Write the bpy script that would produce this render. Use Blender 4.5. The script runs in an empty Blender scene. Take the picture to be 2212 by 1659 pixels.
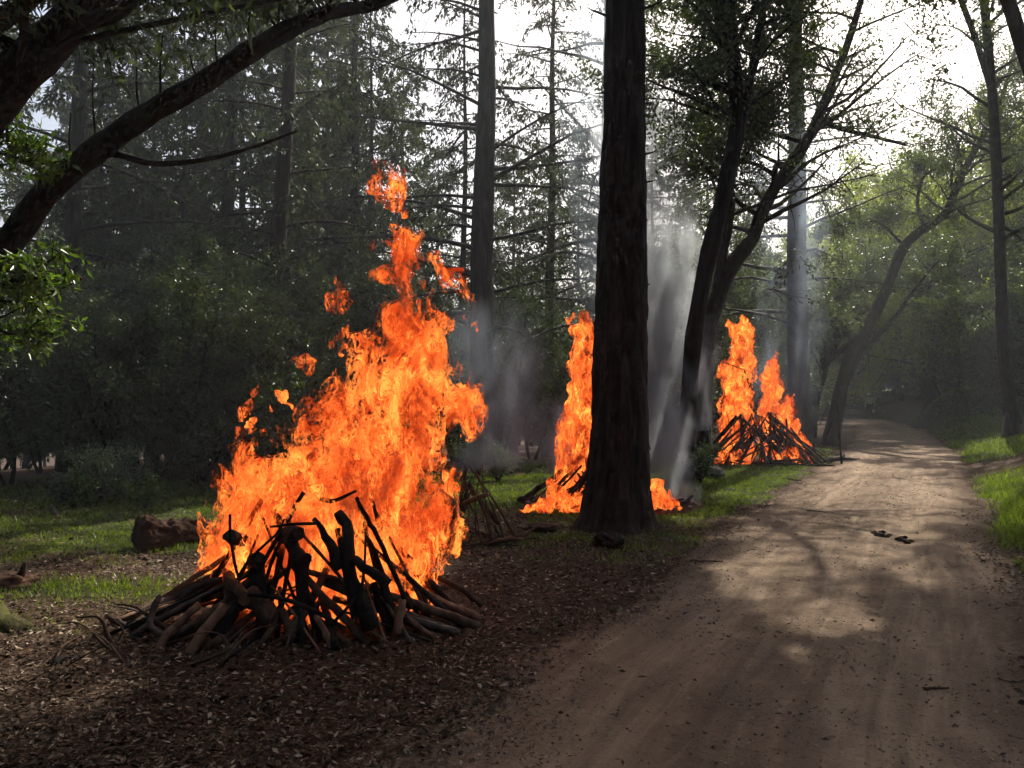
import bpy, math, random
import numpy as np
from mathutils import Vector, Matrix

# ------------------------------------------------------------------ camera, sky, sun, exposure
scene = bpy.context.scene
COL = scene.collection
CAM_H = 1.6
cd = bpy.data.cameras.new("camera")
cam = bpy.data.objects.new("camera", cd)
COL.objects.link(cam)
cam.location = (0, 0, CAM_H)
cam.rotation_euler = (math.radians(90 + 0.86), 0, 0)
cd.sensor_width = 36.0
cd.lens = 28.0
cd.clip_end = 2000
scene.camera = cam

SUN_AZ = math.radians(27)      # to the right of the view direction (+Y)
SUN_EL = math.radians(46)
world = bpy.data.worlds.new("World")
scene.world = world
world.use_nodes = True
wn = world.node_tree.nodes
wl = world.node_tree.links
bg = wn["Background"]
sky = wn.new("ShaderNodeTexSky")
sky.sky_type = 'NISHITA'
sky.sun_disc = False
sky.sun_elevation = SUN_EL
sky.sun_rotation = SUN_AZ
sky.dust_density = 6.0
sky.air_density = 1.0
sky.ozone_density = 1.0
wl.new(sky.outputs[0], bg.inputs[0])
bg.inputs[1].default_value = 0.10

sd = bpy.data.lights.new("sun", 'SUN')
sd.energy = 5.0
sd.angle = math.radians(0.55)
sd.color = (1.0, 0.93, 0.80)
sun = bpy.data.objects.new("sun", sd)
COL.objects.link(sun)
SUN = Vector((math.sin(SUN_AZ) * math.cos(SUN_EL), math.cos(SUN_AZ) * math.cos(SUN_EL), math.sin(SUN_EL)))
sun.rotation_euler = SUN.to_track_quat('Z', 'Y').to_euler()

scene.view_settings.view_transform = 'Standard'
scene.view_settings.look = 'None'
scene.view_settings.exposure = 0.85
scene.view_settings.gamma = 1.0
scene.view_settings.use_curve_mapping = False
cy = scene.cycles
cy.max_bounces = 4
cy.diffuse_bounces = 2
cy.glossy_bounces = 2
cy.transmission_bounces = 4
cy.volume_bounces = 0
cy.transparent_max_bounces = 24
cy.volume_step_rate = 1.0
cy.volume_max_steps = 128
cy.sample_clamp_indirect = 3.0
cy.use_denoising = True
cy.use_adaptive_sampling = True
cy.adaptive_threshold = 0.03
cy.adaptive_min_samples = 16
cy.caustics_reflective = False
cy.caustics_refractive = False

# ------------------------------------------------------------------ picture geometry (pixels of a 2212-wide view)
FPX, CX, HY = 1720.0, 1106.0, 855.0


def PX(x, y, Y):
    """world point seen at pixel (x, y) at distance Y along the view"""
    return np.array([(x - CX) / FPX * Y, Y, CAM_H + (HY - y) / FPX * Y])


def YG(y, z=0.0):
    """distance of ground (height z) seen at pixel row y"""
    return FPX * (CAM_H - z) / (y - HY)


# ------------------------------------------------------------------ noise
_r = np.random.default_rng(11)
LAT = _r.random((32, 32, 32)).astype(np.float32)


def vnoise(x, y, z):
    xi = np.floor(x).astype(np.int32); yi = np.floor(y).astype(np.int32); zi = np.floor(z).astype(np.int32)
    fx = x - xi; fy = y - yi; fz = z - zi
    fx = fx * fx * (3 - 2 * fx); fy = fy * fy * (3 - 2 * fy); fz = fz * fz * (3 - 2 * fz)
    x0 = xi & 31; x1 = (xi + 1) & 31; y0 = yi & 31; y1 = (yi + 1) & 31; z0 = zi & 31; z1 = (zi + 1) & 31
    a = LAT[x0, y0, z0] * (1 - fx) + LAT[x1, y0, z0] * fx
    b = LAT[x0, y1, z0] * (1 - fx) + LAT[x1, y1, z0] * fx
    c = LAT[x0, y0, z1] * (1 - fx) + LAT[x1, y0, z1] * fx
    d = LAT[x0, y1, z1] * (1 - fx) + LAT[x1, y1, z1] * fx
    a = a * (1 - fy) + b * fy
    c = c * (1 - fy) + d * fy
    return a * (1 - fz) + c * fz


def fbm(x, y, z, o=3):
    s = 0; a = 0.5; t = 0
    for i in range(o):
        s = s + a * vnoise(x + 7.3 * i, y + 3.1 * i, z + 5.7 * i); t += a
        x = x * 2.03; y = y * 2.03; z = z * 2.03; a *= 0.5
    return s / t


def sstep(a, b, x):
    t = np.clip((x - a) / (b - a), 0, 1)
    return t * t * (3 - 2 * t)


# ------------------------------------------------------------------ terrain
RY = np.array([-14, 0, 3.4, 4.4, 6.2, 8, 11.2, 19, 28, 36, 44, 52, 60, 70, 90, 140], float)
RX = np.array([-6.5, -0.6, 0.95, 1.45, 2.45, 3.3, 5.0, 9.2, 13.5, 17.2, 20.3, 22.9, 23.2, 20.0, 8, -30], float)
RHW = 1.62


def road_x(y):
    return np.interp(y, RY, RX)


def g_large(x, y):
    x = np.asarray(x, float); y = np.asarray(y, float)
    u = (x - road_x(y))
    right = sstep(1.5, 3.6, u)
    z = right * (0.22 + 0.018 * np.clip(y - 5, 0, 60)) + sstep(3, 14, u) * 0.8
    # grassy mound on the bend
    z = z + 1.15 * np.exp(-(((x - 21.5) / 2.6) ** 2 + ((y - 38) / 5.0) ** 2)) * sstep(1.2, 2.4, u)
    # the wood on the downhill side
    left = sstep(1.0, 4.0, -u)
    z = z - left * 0.05 * np.clip(y - 17, 0, 60) * sstep(2, 14, -u)
    z = z - 0.06 * np.clip(-x - 9, 0, 60) * sstep(6, 14, y)
    z = z + (fbm(x * 0.35 + 4, y * 0.35 + 9, x * 0 + 0.5, 3) - 0.5) * 0.22 * sstep(1.6, 4.0, np.abs(u))
    return z


def g_fine(x, y):
    return (fbm(x * 2.6, y * 2.6, x * 0 + 1.3, 3) - 0.5) * 0.07 + (fbm(x * 9, y * 9, x * 0 + 7.3, 2) - 0.5) * 0.02


def ground_z(x, y):
    x = np.asarray(x, float); y = np.asarray(y, float)
    u = np.abs(x - road_x(y))
    m = 1 - sstep(1.2, 1.9, u)
    return g_large(x, y) + g_fine(x, y) * (1 - m) - 0.03 * m


def road_z(x, y, parts=False):
    x = np.asarray(x, float); y = np.asarray(y, float)
    U = x - road_x(y)
    n1 = fbm(x * 0.8, y * 0.8, x * 0 + 4.4, 4) - 0.5
    au = np.abs(U) + n1 * 0.75
    edge = sstep(1.05, 1.75, au)
    rut = np.exp(-((np.abs(U) - 0.72) / 0.3) ** 2)
    fine = (fbm(x * 6, y * 6, x * 0 + 2.2, 3) - 0.5) * 0.024 + (fbm(U * 3.2, y * 0.5, x * 0 + 5.2, 3) - 0.5) * 0.05
    fine = fine + (fbm(x * 22, y * 22, x * 0 + 1.2, 2) - 0.5) * 0.008
    z = g_large(x, y) + 0.012 + 0.02 * (1 - edge) - 0.018 * rut + fine - 0.14 * sstep(1.45, 2.1, au)
    return (z, edge, rut, U) if parts else np.where(np.abs(U) < 2.2, z, -99)


def surface_z(x, y):
    return np.maximum(ground_z(x, y), road_z(x, y))


def gz(x, y):
    return float(ground_z(np.array([x]), np.array([y]))[0])


def to_px(x, y, z=0.0):
    y = np.maximum(y, 0.3)
    return CX + x / y * FPX, HY + (CAM_H - z) / y * FPX


# ground patches that the gaps in the canopy leave in sunshine: (x, y, rx, ry) in picture pixels of the ground
LIT = [(1780, 1130, 250, 85), (1830, 1200, 200, 75), (1720, 1290, 190, 60), (1800, 1340, 130, 60), (1920, 1060, 130, 45), (1900, 1090, 120, 60), (1790, 1230, 120, 50), (1770, 1340, 130, 75),
       (1980, 1085, 110, 40), (1880, 938, 50, 12), (1885, 910, 80, 12), (2010, 965, 60, 8), (2170, 1080, 75, 80),
       (1960, 884, 45, 12), (1650, 1058, 130, 40), (1700, 1160, 110, 40), (1640, 1225, 70, 40),
       (310, 1240, 150, 32), (240, 1175, 150, 35), (340, 1300, 90, 40), (1085, 1065, 75, 30), (1450, 1075, 70, 25), (1520, 1110, 60, 25), (2140, 960, 70, 14), (60, 1330, 110, 50)]


def lit_amount(x, y):
    """1 where a canopy gap lets the sun reach the ground point"""
    px, py = to_px(x, y)
    best = np.full(np.shape(px), -1.0)
    for cx_, cy_, rx, ry in LIT:
        d = 1 - np.sqrt(((px - cx_) / rx) ** 2 + ((py - cy_) / ry) ** 2)
        best = np.maximum(best, d)
    n = fbm(np.asarray(x) * 1.9 + 3, np.asarray(y) * 1.9, np.asarray(x) * 0 + 2.2, 4) - 0.5
    best = np.where(best > -0.45, best * 1.1 + 0.16 + n * 2.3, -1.0)
    return np.where(y > 0.5, sstep(-0.05, 0.2, best), 0)


_sx, _sy = math.sin(SUN_AZ) / math.tan(SUN_EL), math.cos(SUN_AZ) / math.tan(SUN_EL)


def shadow_xy(P):
    return P[:, 0] - P[:, 2] * _sx, P[:, 1] - P[:, 2] * _sy


# ------------------------------------------------------------------ materials
def new_mat(name):
    m = bpy.data.materials.new(name)
    m.use_nodes = True
    nt = m.node_tree
    for n in list(nt.nodes):
        nt.nodes.remove(n)
    out = nt.nodes.new("ShaderNodeOutputMaterial")
    return m, nt, out


class NT:
    def __init__(self, nt):
        self.nt = nt

    def n(self, t, **kw):
        nd = self.nt.nodes.new(t)
        for k, v in kw.items():
            setattr(nd, k, v)
        return nd

    def l(self, a, b):
        self.nt.links.new(a, b)

    def set(self, sock, v):
        if isinstance(v, bpy.types.NodeSocket):
            self.l(v, sock)
        else:
            sock.default_value = v

    def math(self, op, a, b=None, c=None, clamp=False):
        nd = self.n("ShaderNodeMath", operation=op)
        nd.use_clamp = clamp
        self.set(nd.inputs[0], a)
        if b is not None:
            self.set(nd.inputs[1], b)
        if c is not None:
            self.set(nd.inputs[2], c)
        return nd.outputs[0]

    def noise(self, vec, scale, detail=3, rough=0.55, dist=0.0, typ=None):
        nd = self.n("ShaderNodeTexNoise")
        if typ:
            nd.noise_type = typ
        self.l(vec, nd.inputs["Vector"])
        nd.inputs["Scale"].default_value = scale
        nd.inputs["Detail"].default_value = detail
        nd.inputs["Roughness"].default_value = rough
        nd.inputs["Distortion"].default_value = dist
        return nd.outputs["Fac"]

    def ramp(self, fac, stops):
        nd = self.n("ShaderNodeValToRGB")
        cr = nd.color_ramp
        while len(cr.elements) < len(stops):
            cr.elements.new(0.5)
        for e, (p, c) in zip(cr.elements, stops):
            e.position = p
            e.color = (*c, 1.0) if len(c) == 3 else c
        self.l(fac, nd.inputs[0])
        return nd.outputs[0]

    def mixc(self, f, a, b, blend='MIX'):
        nd = self.n("ShaderNodeMix", data_type='RGBA', blend_type=blend)
        self.set(nd.inputs[0], f)
        for s, v in ((nd.inputs[6], a), (nd.inputs[7], b)):
            if isinstance(v, bpy.types.NodeSocket):
                self.l(v, s)
            else:
                s.default_value = (*v, 1.0)
        return nd.outputs[2]

    def coord(self, which="Object", scale=None):
        tc = self.n("ShaderNodeTexCoord").outputs[which]
        if scale:
            mp = self.n("ShaderNodeMapping")
            self.l(tc, mp.inputs[0])
            mp.inputs["Scale"].default_value = scale
            return mp.outputs[0]
        return tc

    def maprange(self, v, a, b, c, d):
        nd = self.n("ShaderNodeMapRange")
        self.set(nd.inputs[0], v)
        for i, q in enumerate((a, b, c, d)):
            nd.inputs[i + 1].default_value = q
        return nd.outputs[0]


def principled(name, col_fn, rough=0.85, bump=None, spec=0.3):
    m, nt, out = new_mat(name)
    k = NT(nt)
    b = k.n("ShaderNodeBsdfPrincipled")
    c = col_fn(k)
    if isinstance(c, bpy.types.NodeSocket):
        k.l(c, b.inputs["Base Color"])
    else:
        b.inputs["Base Color"].default_value = (*c, 1)
    b.inputs["Roughness"].default_value = rough
    b.inputs["Specular IOR Level"].default_value = spec
    if bump:
        h, strength, dist = bump(k)
        bp = k.n("ShaderNodeBump")
        bp.inputs["Strength"].default_value = strength
        bp.inputs["Distance"].default_value = dist
        k.l(h, bp.inputs["Height"])
        k.l(bp.outputs[0], b.inputs["Normal"])
    k.l(b.outputs[0], out.inputs[0])
    return m


def bark_mat(name, dark, mid, light, vs=0.25, moss=None):
    def col(k):
        v = k.coord("Object", (1, 1, vs))
        n1 = k.noise(v, 9, 5, 0.65, 0.4)
        c = k.ramp(n1, [(0.28, dark), (0.52, mid), (0.75, light)])
        if moss:
            n2 = k.noise(k.coord("Object"), 2.3, 4)
            c = k.mixc(k.maprange(n2, 0.52, 0.68, 0, 0.8), c, moss)
        return c

    def bmp(k):
        v = k.coord("Object", (1, 1, vs))
        return k.noise(v, 22, 5, 0.7, 0.5), 0.9, 0.02
    return principled(name, col, 0.9, bmp, 0.15)


def leaf_mat(name, a, b, trans, gloss=0.06, rough=0.35):
    m, nt, out = new_mat(name)
    k = NT(nt)
    geo = k.n("ShaderNodeNewGeometry")
    c = k.ramp(geo.outputs["Random Per Island"], [(0.0, a), (1.0, b)])
    d = k.n("ShaderNodeBsdfDiffuse"); k.l(c, d.inputs[0])
    t = k.n("ShaderNodeBsdfTranslucent"); 
    tc = k.mixc(1.0, c, trans, 'MULTIPLY'); k.l(tc, t.inputs[0])
    ad = k.n("ShaderNodeAddShader"); k.l(d.outputs[0], ad.inputs[0]); k.l(t.outputs[0], ad.inputs[1])
    gl = k.n("ShaderNodeBsdfGlossy"); gl.inputs["Roughness"].default_value = rough
    gl.inputs[0].default_value = (0.8, 0.85, 0.8, 1)
    mx = k.n("ShaderNodeMixShader"); mx.inputs[0].default_value = gloss
    k.l(ad.outputs[0], mx.inputs[1]); k.l(gl.outputs[0], mx.inputs[2])
    k.l(mx.outputs[0], out.inputs[0])
    return m


M = {}
M['fir_bark'] = bark_mat('fir_bark', (0.005, 0.0038, 0.003), (0.030, 0.022, 0.016), (0.080, 0.058, 0.042), 0.18)
M['fir_bark_grey'] = bark_mat('fir_bark_grey', (0.02, 0.018, 0.016), (0.05, 0.046, 0.042), (0.11, 0.10, 0.09), 0.2)
M['bay_bark'] = bark_mat('bay_bark', (0.007, 0.0055, 0.0045), (0.020, 0.016, 0.013), (0.042, 0.033, 0.026), 0.5, (0.018, 0.021, 0.009))
M['oak_bark'] = bark_mat('oak_bark', (0.012, 0.010, 0.008), (0.035, 0.029, 0.023), (0.08, 0.065, 0.05), 0.5, (0.04, 0.045, 0.018))
M['dead_wood'] = bark_mat('dead_wood', (0.03, 0.026, 0.022), (0.10, 0.085, 0.07), (0.2, 0.18, 0.15), 0.3)
M['log_bark'] = bark_mat('log_bark', (0.025, 0.016, 0.011), (0.095, 0.060, 0.040), (0.20, 0.135, 0.09), 0.5)
M['log_red'] = bark_mat('log_red', (0.07, 0.035, 0.021), (0.22, 0.125, 0.08), (0.38, 0.25, 0.165), 0.6)
M['log_char'] = bark_mat('log_char', (0.005, 0.005, 0.005), (0.018, 0.016, 0.014), (0.06, 0.05, 0.043), 0.5)
M['rot_wood'] = bark_mat('rot_wood', (0.015, 0.009, 0.006), (0.06, 0.03, 0.018), (0.13, 0.075, 0.045), 1.0)
M['moss_wood'] = bark_mat('moss_wood', (0.015, 0.012, 0.006), (0.04, 0.036, 0.012), (0.075, 0.068, 0.02), 1.0, (0.055, 0.058, 0.014))
M['cut_wood'] = principled('cut_wood', lambda k: k.ramp(k.noise(k.coord(), 20, 4), [(0.3, (0.10, 0.05, 0.025)), (0.7, (0.26, 0.14, 0.07))]), 0.9)

M['leaf_bay'] = leaf_mat('leaf_bay', (0.015, 0.021, 0.010), (0.037, 0.048, 0.021), (1.2, 1.45, 0.6), 0.07)
M['leaf_bay_bright'] = leaf_mat('leaf_bay_bright', (0.017, 0.028, 0.007), (0.044, 0.066, 0.015), (1.4, 1.7, 0.4), 0.05)
M['leaf_oak'] = leaf_mat('leaf_oak', (0.015, 0.020, 0.008), (0.036, 0.045, 0.016), (1.4, 1.6, 0.5), 0.07)
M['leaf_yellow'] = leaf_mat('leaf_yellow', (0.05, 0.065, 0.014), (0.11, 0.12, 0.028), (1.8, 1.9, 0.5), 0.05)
M['leaf_fir'] = leaf_mat('leaf_fir', (0.012, 0.016, 0.009), (0.028, 0.034, 0.018), (1.1, 1.2, 0.7), 0.03)
M['leaf_grey'] = leaf_mat('leaf_grey', (0.04, 0.055, 0.04), (0.09, 0.115, 0.08), (1.0, 1.1, 0.7), 0.03, 0.5)
M['grass'] = leaf_mat('grass', (0.026, 0.036, 0.009), (0.072, 0.092, 0.020), (1.6, 1.8, 0.4), 0.03, 0.4)
M['litter'] = None

m, nt, out = new_mat('litter_leaf')
k = NT(nt)
geo = k.n("ShaderNodeNewGeometry")
c = k.ramp(geo.outputs["Random Per Island"], [(0.0, (0.020, 0.012, 0.007)), (0.5, (0.060, 0.037, 0.023)), (0.86, (0.13, 0.088, 0.058)), (1.0, (0.34, 0.27, 0.20))])
b = k.n("ShaderNodeBsdfPrincipled"); k.l(c, b.inputs[0]); b.inputs["Roughness"].default_value = 0.8; b.inputs["Specular IOR Level"].default_value = 0.15
k.l(b.outputs[0], out.inputs[0])
M['litter'] = m

m, nt, out = new_mat('pebble')
k = NT(nt)
geo = k.n("ShaderNodeNewGeometry")
c = k.ramp(geo.outputs["Random Per Island"], [(0.0, (0.035, 0.024, 0.017)), (0.5, (0.12, 0.085, 0.06)), (1.0, (0.32, 0.25, 0.19))])
b = k.n("ShaderNodeBsdfPrincipled"); k.l(c, b.inputs[0]); b.inputs["Roughness"].default_value = 0.9
k.l(b.outputs[0], out.inputs[0])
M['pebble'] = m


def ground_col(k):
    v = k.coord("Object")
    at = k.n("ShaderNodeAttribute", attribute_name="grassy").outputs["Fac"]
    n1 = k.noise(v, 1.1, 4)
    n2 = k.noise(v, 14, 5, 0.7)
    n3 = k.noise(v, 70, 3, 0.7)
    soil = k.ramp(n2, [(0.25, (0.020, 0.012, 0.007)), (0.5, (0.060, 0.036, 0.022)), (0.8, (0.125, 0.082, 0.054))])
    soil = k.mixc(k.maprange(n1, 0.4, 0.65, 0, 0.5), soil, (0.082, 0.042, 0.024))
    soil = k.mixc(k.maprange(n3, 0.45, 0.75, 0, 0.6), soil, (0.03, 0.019, 0.013))
    green = k.ramp(n2, [(0.25, (0.014, 0.016, 0.006)), (0.55, (0.036, 0.045, 0.013)), (0.8, (0.07, 0.075, 0.022))])
    f = k.math('ADD', at, k.math('MULTIPLY', k.math('SUBTRACT', n2, 0.5), 1.2))
    return k.mixc(k.maprange(f, 0.35, 0.7, 0, 1), soil, green)


M['ground'] = principled('ground', ground_col, 0.95, lambda k: (k.noise(k.coord(), 30, 6, 0.75), 0.8, 0.03), 0.1)


def road_col(k):
    v = k.coord("Object")
    e = k.n("ShaderNodeAttribute", attribute_name="edge").outputs["Fac"]
    rut = k.n("ShaderNodeAttribute", attribute_name="rut").outputs["Fac"]
    n1 = k.noise(v, 0.9, 5, 0.6)
    n2 = k.noise(v, 26, 5, 0.75)
    n3 = k.noise(v, 140, 2, 0.7)
    base = k.ramp(n1, [(0.3, (0.125, 0.086, 0.056)), (0.55, (0.21, 0.148, 0.100)), (0.75, (0.29, 0.213, 0.150))])
    base = k.mixc(k.maprange(n2, 0.5, 0.78, 0, 0.75), base, (0.10, 0.062, 0.040))
    base = k.mixc(k.maprange(n3, 0.62, 0.75, 0, 0.6), base, (0.05, 0.038, 0.03))
    base = k.mixc(k.math('MULTIPLY', rut, 0.4), base, (0.36, 0.265, 0.18))
    cv = k.n("ShaderNodeCombineXYZ")
    k.l(k.math('MULTIPLY', k.n("ShaderNodeAttribute", attribute_name="across").outputs["Fac"], 5.0), cv.inputs[0])
    k.l(k.math('MULTIPLY', k.n("ShaderNodeAttribute", attribute_name="along").outputs["Fac"], 0.55), cv.inputs[1])
    st = k.noise(cv.outputs[0], 1.3, 6, 0.62, 0.6)
    base = k.mixc(k.maprange(st, 0.42, 0.66, 0, 0.65), base, (0.10, 0.070, 0.050))
    base = k.mixc(k.maprange(st, 0.44, 0.30, 0, 0.4), base, (0.33, 0.26, 0.195))
    f = k.math('ADD', e, k.math('MULTIPLY', k.math('SUBTRACT', n1, 0.5), 1.0))
    f = k.math('ADD', f, k.math('MULTIPLY', k.math('SUBTRACT', n2, 0.5), 0.6))
    return k.mixc(k.maprange(f, 0.3, 0.95, 0, 1), base, (0.07, 0.040, 0.025))


M['road'] = principled('road', road_col, 0.95, lambda k: (k.math('ADD', k.noise(k.coord(), 45, 5, 0.75), k.math('MULTIPLY', k.noise(k.coord(), 9, 3), 1.2)), 0.9, 0.02), 0.12)


def rock_mat(name, a, b):
    return principled(name, lambda k: k.ramp(k.noise(k.coord(), 7, 6, 0.7), [(0.3, a), (0.7, b)]), 0.9, lambda k: (k.noise(k.coord(), 18, 6, 0.7), 0.8, 0.02), 0.15)


M['rock'] = rock_mat('rock', (0.06, 0.055, 0.045), (0.2, 0.18, 0.15))
M['dung'] = rock_mat('dung', (0.015, 0.010, 0.006), (0.05, 0.035, 0.02))


def flame_mat(name, gain=1.0, scale=1.0, alpha=(0.25, 0.95)):
    m, nt, out = new_mat(name)
    k = NT(nt)
    heat = k.n("ShaderNodeAttribute", attribute_name="heat").outputs["Fac"]
    v = k.coord("Object", (1, 1, 0.5))
    r1 = k.noise(v, 3.4 * scale, 4, 0.6, 1.4)
    r2 = k.noise(v, 9.5 * scale, 4, 0.62, 2.4)
    fil = k.math('SUBTRACT', 1.0, k.math('MULTIPLY', k.math('ABSOLUTE', k.math('SUBTRACT', r2, 0.5)), 6.0), clamp=True)
    t = k.math('ADD', heat, k.math('MULTIPLY', k.math('SUBTRACT', r1, 0.5), 2.3))
    t = k.math('ADD', t, k.math('MULTIPLY', k.math('SUBTRACT', r2, 0.5), 1.5))
    t = k.math('ADD', t, k.math('MULTIPLY', k.math('SUBTRACT', fil, 0.4), 0.34))
    c = k.ramp(t, [(0.0, (1.0, 0.08, 0.012)), (0.18, (1.0, 0.135, 0.021)), (0.36, (1.0, 0.20, 0.032)), (0.56, (1.0, 0.29, 0.045)), (0.76, (1.0, 0.40, 0.06)), (1.0, (1.0, 0.52, 0.17))])
    em = k.n("ShaderNodeEmission")
    k.l(c, em.inputs[0])
    st = k.ramp(t, [(0.0, (0.16, 0.16, 0.16)), (0.22, (0.36, 0.36, 0.36)), (0.45, (0.58, 0.58, 0.58)), (0.75, (0.80, 0.80, 0.80)), (1.0, (1, 1, 1))])
    k.l(k.math('MULTIPLY', st, 2.1 * gain), em.inputs[1])
    a = k.math('ADD', k.math('MULTIPLY', heat, 1.2), k.math('MULTIPLY', k.math('SUBTRACT', r1, 0.5), 2.8))
    a = k.math('ADD', a, k.math('MULTIPLY', k.math('SUBTRACT', fil, 0.4), 1.0))
    a = k.maprange(a, 0.0, 0.8, alpha[0], alpha[1])
    tr = k.n("ShaderNodeBsdfTransparent")
    mx = k.n("ShaderNodeMixShader")
    k.l(a, mx.inputs[0]); k.l(tr.outputs[0], mx.inputs[1]); k.l(em.outputs[0], mx.inputs[2])
    k.l(mx.outputs[0], out.inputs[0])
    return m


M['flame_veil'] = flame_mat('flame_veil', 0.9, 1.0, (-0.75, 0.50))
M['flame_wisp'] = flame_mat('flame_wisp', 0.9, 1.7, (-0.30, 0.85))
M['flame_outer'] = flame_mat('flame_outer', 1.0, 1.0, (-0.15, 0.88))
M['flame_inner'] = flame_mat('flame_inner', 1.05, 1.0, (0.25, 0.98))
M['flame_far'] = flame_mat('flame_far', 1.05, 0.8, (0.10, 0.97))
for _n in ('flame_veil', 'flame_wisp', 'flame_outer', 'flame_inner', 'flame_far'):
    M[_n].cycles.emission_sampling = 'NONE'


# ------------------------------------------------------------------ mesh helpers
def mesh_from(name, V, polys, mats, mat_idx=None, smooth=True, attrs=None):
    """V (n,3); polys: list of (m,k) int arrays"""
    me = bpy.data.meshes.new(name)
    V = np.asarray(V, np.float32)
    me.vertices.add(len(V))
    me.vertices.foreach_set("co", V.ravel())
    polys = [np.asarray(p, np.int32) for p in polys if len(p)]
    nl = sum(p.size for p in polys); npoly = sum(len(p) for p in polys)
    me.loops.add(nl)
    me.polygons.add(npoly)
    me.loops.foreach_set("vertex_index", np.concatenate([p.ravel() for p in polys]))
    starts = []; o = 0
    for p in polys:
        starts.append(o + np.arange(len(p)) * p.shape[1]); o += p.size
    me.polygons.foreach_set("loop_start", np.concatenate(starts).astype(np.int32))
    for mm in mats:
        me.materials.append(mm)
    if mat_idx is not None:
        me.polygons.foreach_set("material_index", np.asarray(mat_idx, np.int32))
    me.polygons.foreach_set("use_smooth", np.full(npoly, smooth))
    if attrs:
        for an, av in attrs.items():
            at = me.attributes.new(an, 'FLOAT', 'POINT')
            at.data.foreach_set("value", np.asarray(av, np.float32))
    me.update(calc_edges=True)
    me.validate()
    return me


def obj(name, me, parent=None, loc=(0, 0, 0), **props):
    o = bpy.data.objects.new(name, me)
    COL.objects.link(o)
    o.location = loc
    if parent is not None:
        o.parent = parent
    for a, b_ in props.items():
        o[a] = b_
    return o


def thing(name, label, cat, loc=(0, 0, 0), group=None):
    o = bpy.data.objects.new(name, None)
    COL.objects.link(o)
    o.location = loc
    o.empty_display_size = 0.2
    o['label'] = label
    o['category'] = cat
    if group:
        o['group'] = group
    return o


def copy_tree(root, loc, rotz, s, label, group=None):
    r = root.copy()
    COL.objects.link(r)
    r.location = loc
    r.rotation_euler = (0, 0, rotz)
    r.scale = (s, s, s)
    r['label'] = label
    if group:
        r['group'] = group
    elif 'group' in r:
        del r['group']
    for ch in list(root.children):
        c = ch.copy()
        COL.objects.link(c)
        c.parent = r
    return r


class Wood:
    """collects tapered tubes"""

    def __init__(self):
        self.V = []; self.Q = []; self.T = []; self.n = 0

    def tube(self, pts, rad, sides=6, rough=0.0, rng=None, cap=True):
        P = np.asarray(pts, float)
        n = len(P)
        R = np.asarray(rad, float)
        if R.ndim == 0 or len(R) == 1:
            R = np.full(n, float(R))
        elif len(R) == 2 and n > 2:
            R = np.linspace(R[0], R[1], n)
        T = np.empty_like(P)
        T[1:-1] = P[2:] - P[:-2]; T[0] = P[1] - P[0]; T[-1] = P[-1] - P[-2]
        T /= np.linalg.norm(T, axis=1)[:, None] + 1e-9
        m = T.mean(0)
        ref = np.array([1.0, 0.2, 0.1]) if abs(m[2]) > 0.7 * np.linalg.norm(m) else np.array([0.05, 0.1, 1.0])
        A = np.cross(T, ref); A /= np.linalg.norm(A, axis=1)[:, None] + 1e-9
        B = np.cross(T, A)
        th = np.linspace(0, 2 * np.pi, sides, endpoint=False)
        rr = R[:, None] * np.ones((1, sides))
        if rough and rng is not None:
            rr = rr * (1 + rough * (rng.random((n, sides)) - 0.5))
        ring = P[:, None, :] + rr[:, :, None] * (np.cos(th)[None, :, None] * A[:, None, :] + np.sin(th)[None, :, None] * B[:, None, :])
        self.V.append(ring.reshape(-1, 3))
        i = np.arange(n - 1)[:, None] * sides
        j = np.arange(sides)[None, :]; j2 = (j + 1) % sides
        q = np.stack([i + j, i + j2, i + sides + j2, i + sides + j], -1).reshape(-1, 4) + self.n
        self.Q.append(q)
        if cap:
            self.V.append(P[[0, -1]])
            c0 = self.n + n * sides
            jj = np.arange(sides); jj2 = (jj + 1) % sides
            self.T.append(np.stack([np.full(sides, c0), self.n + jj2, self.n + jj], -1))
            e = self.n + (n - 1) * sides
            self.T.append(np.stack([np.full(sides, c0 + 1), e + jj, e + jj2], -1))
            self.n += n * sides + 2
        else:
            self.n += n * sides

    def mesh(self, name, mat, base=(0, 0, 0)):
        V = np.concatenate(self.V) - np.asarray(base)
        pol = [np.concatenate(self.Q)]
        if self.T:
            pol.append(np.concatenate(self.T))
        return mesh_from(name, V, pol, [mat])


def unit(v):
    v = np.asarray(v, float)
    return v / (np.linalg.norm(v, axis=-1, keepdims=True) + 1e-9)


def leaves_geo(P, L, W, rng, hang=0.3, dirs=None):
    """rhombic leaf blades at points P"""
    n = len(P)
    d = rng.normal(size=(n, 3))
    if dirs is not None:
        d = dirs + 0.55 * d
    d[:, 2] -= hang
    d = unit(d)
    s = unit(np.cross(d, rng.normal(size=(n, 3))))
    ll = (L * (0.65 + 0.7 * rng.random(n)))[:, None]
    ww = (W * (0.7 + 0.6 * rng.random(n)))[:, None]
    up = np.cross(d, s)
    a = P
    b = P + d * ll * 0.42 + s * ww * 0.5 + up * ll * 0.06
    c = P + d * ll
    e = P + d * ll * 0.42 - s * ww * 0.5 + up * ll * 0.06
    V = np.stack([a, b, c, e], 1).reshape(-1, 3)
    Q = np.arange(4 * n).reshape(-1, 4)
    return V, Q


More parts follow.
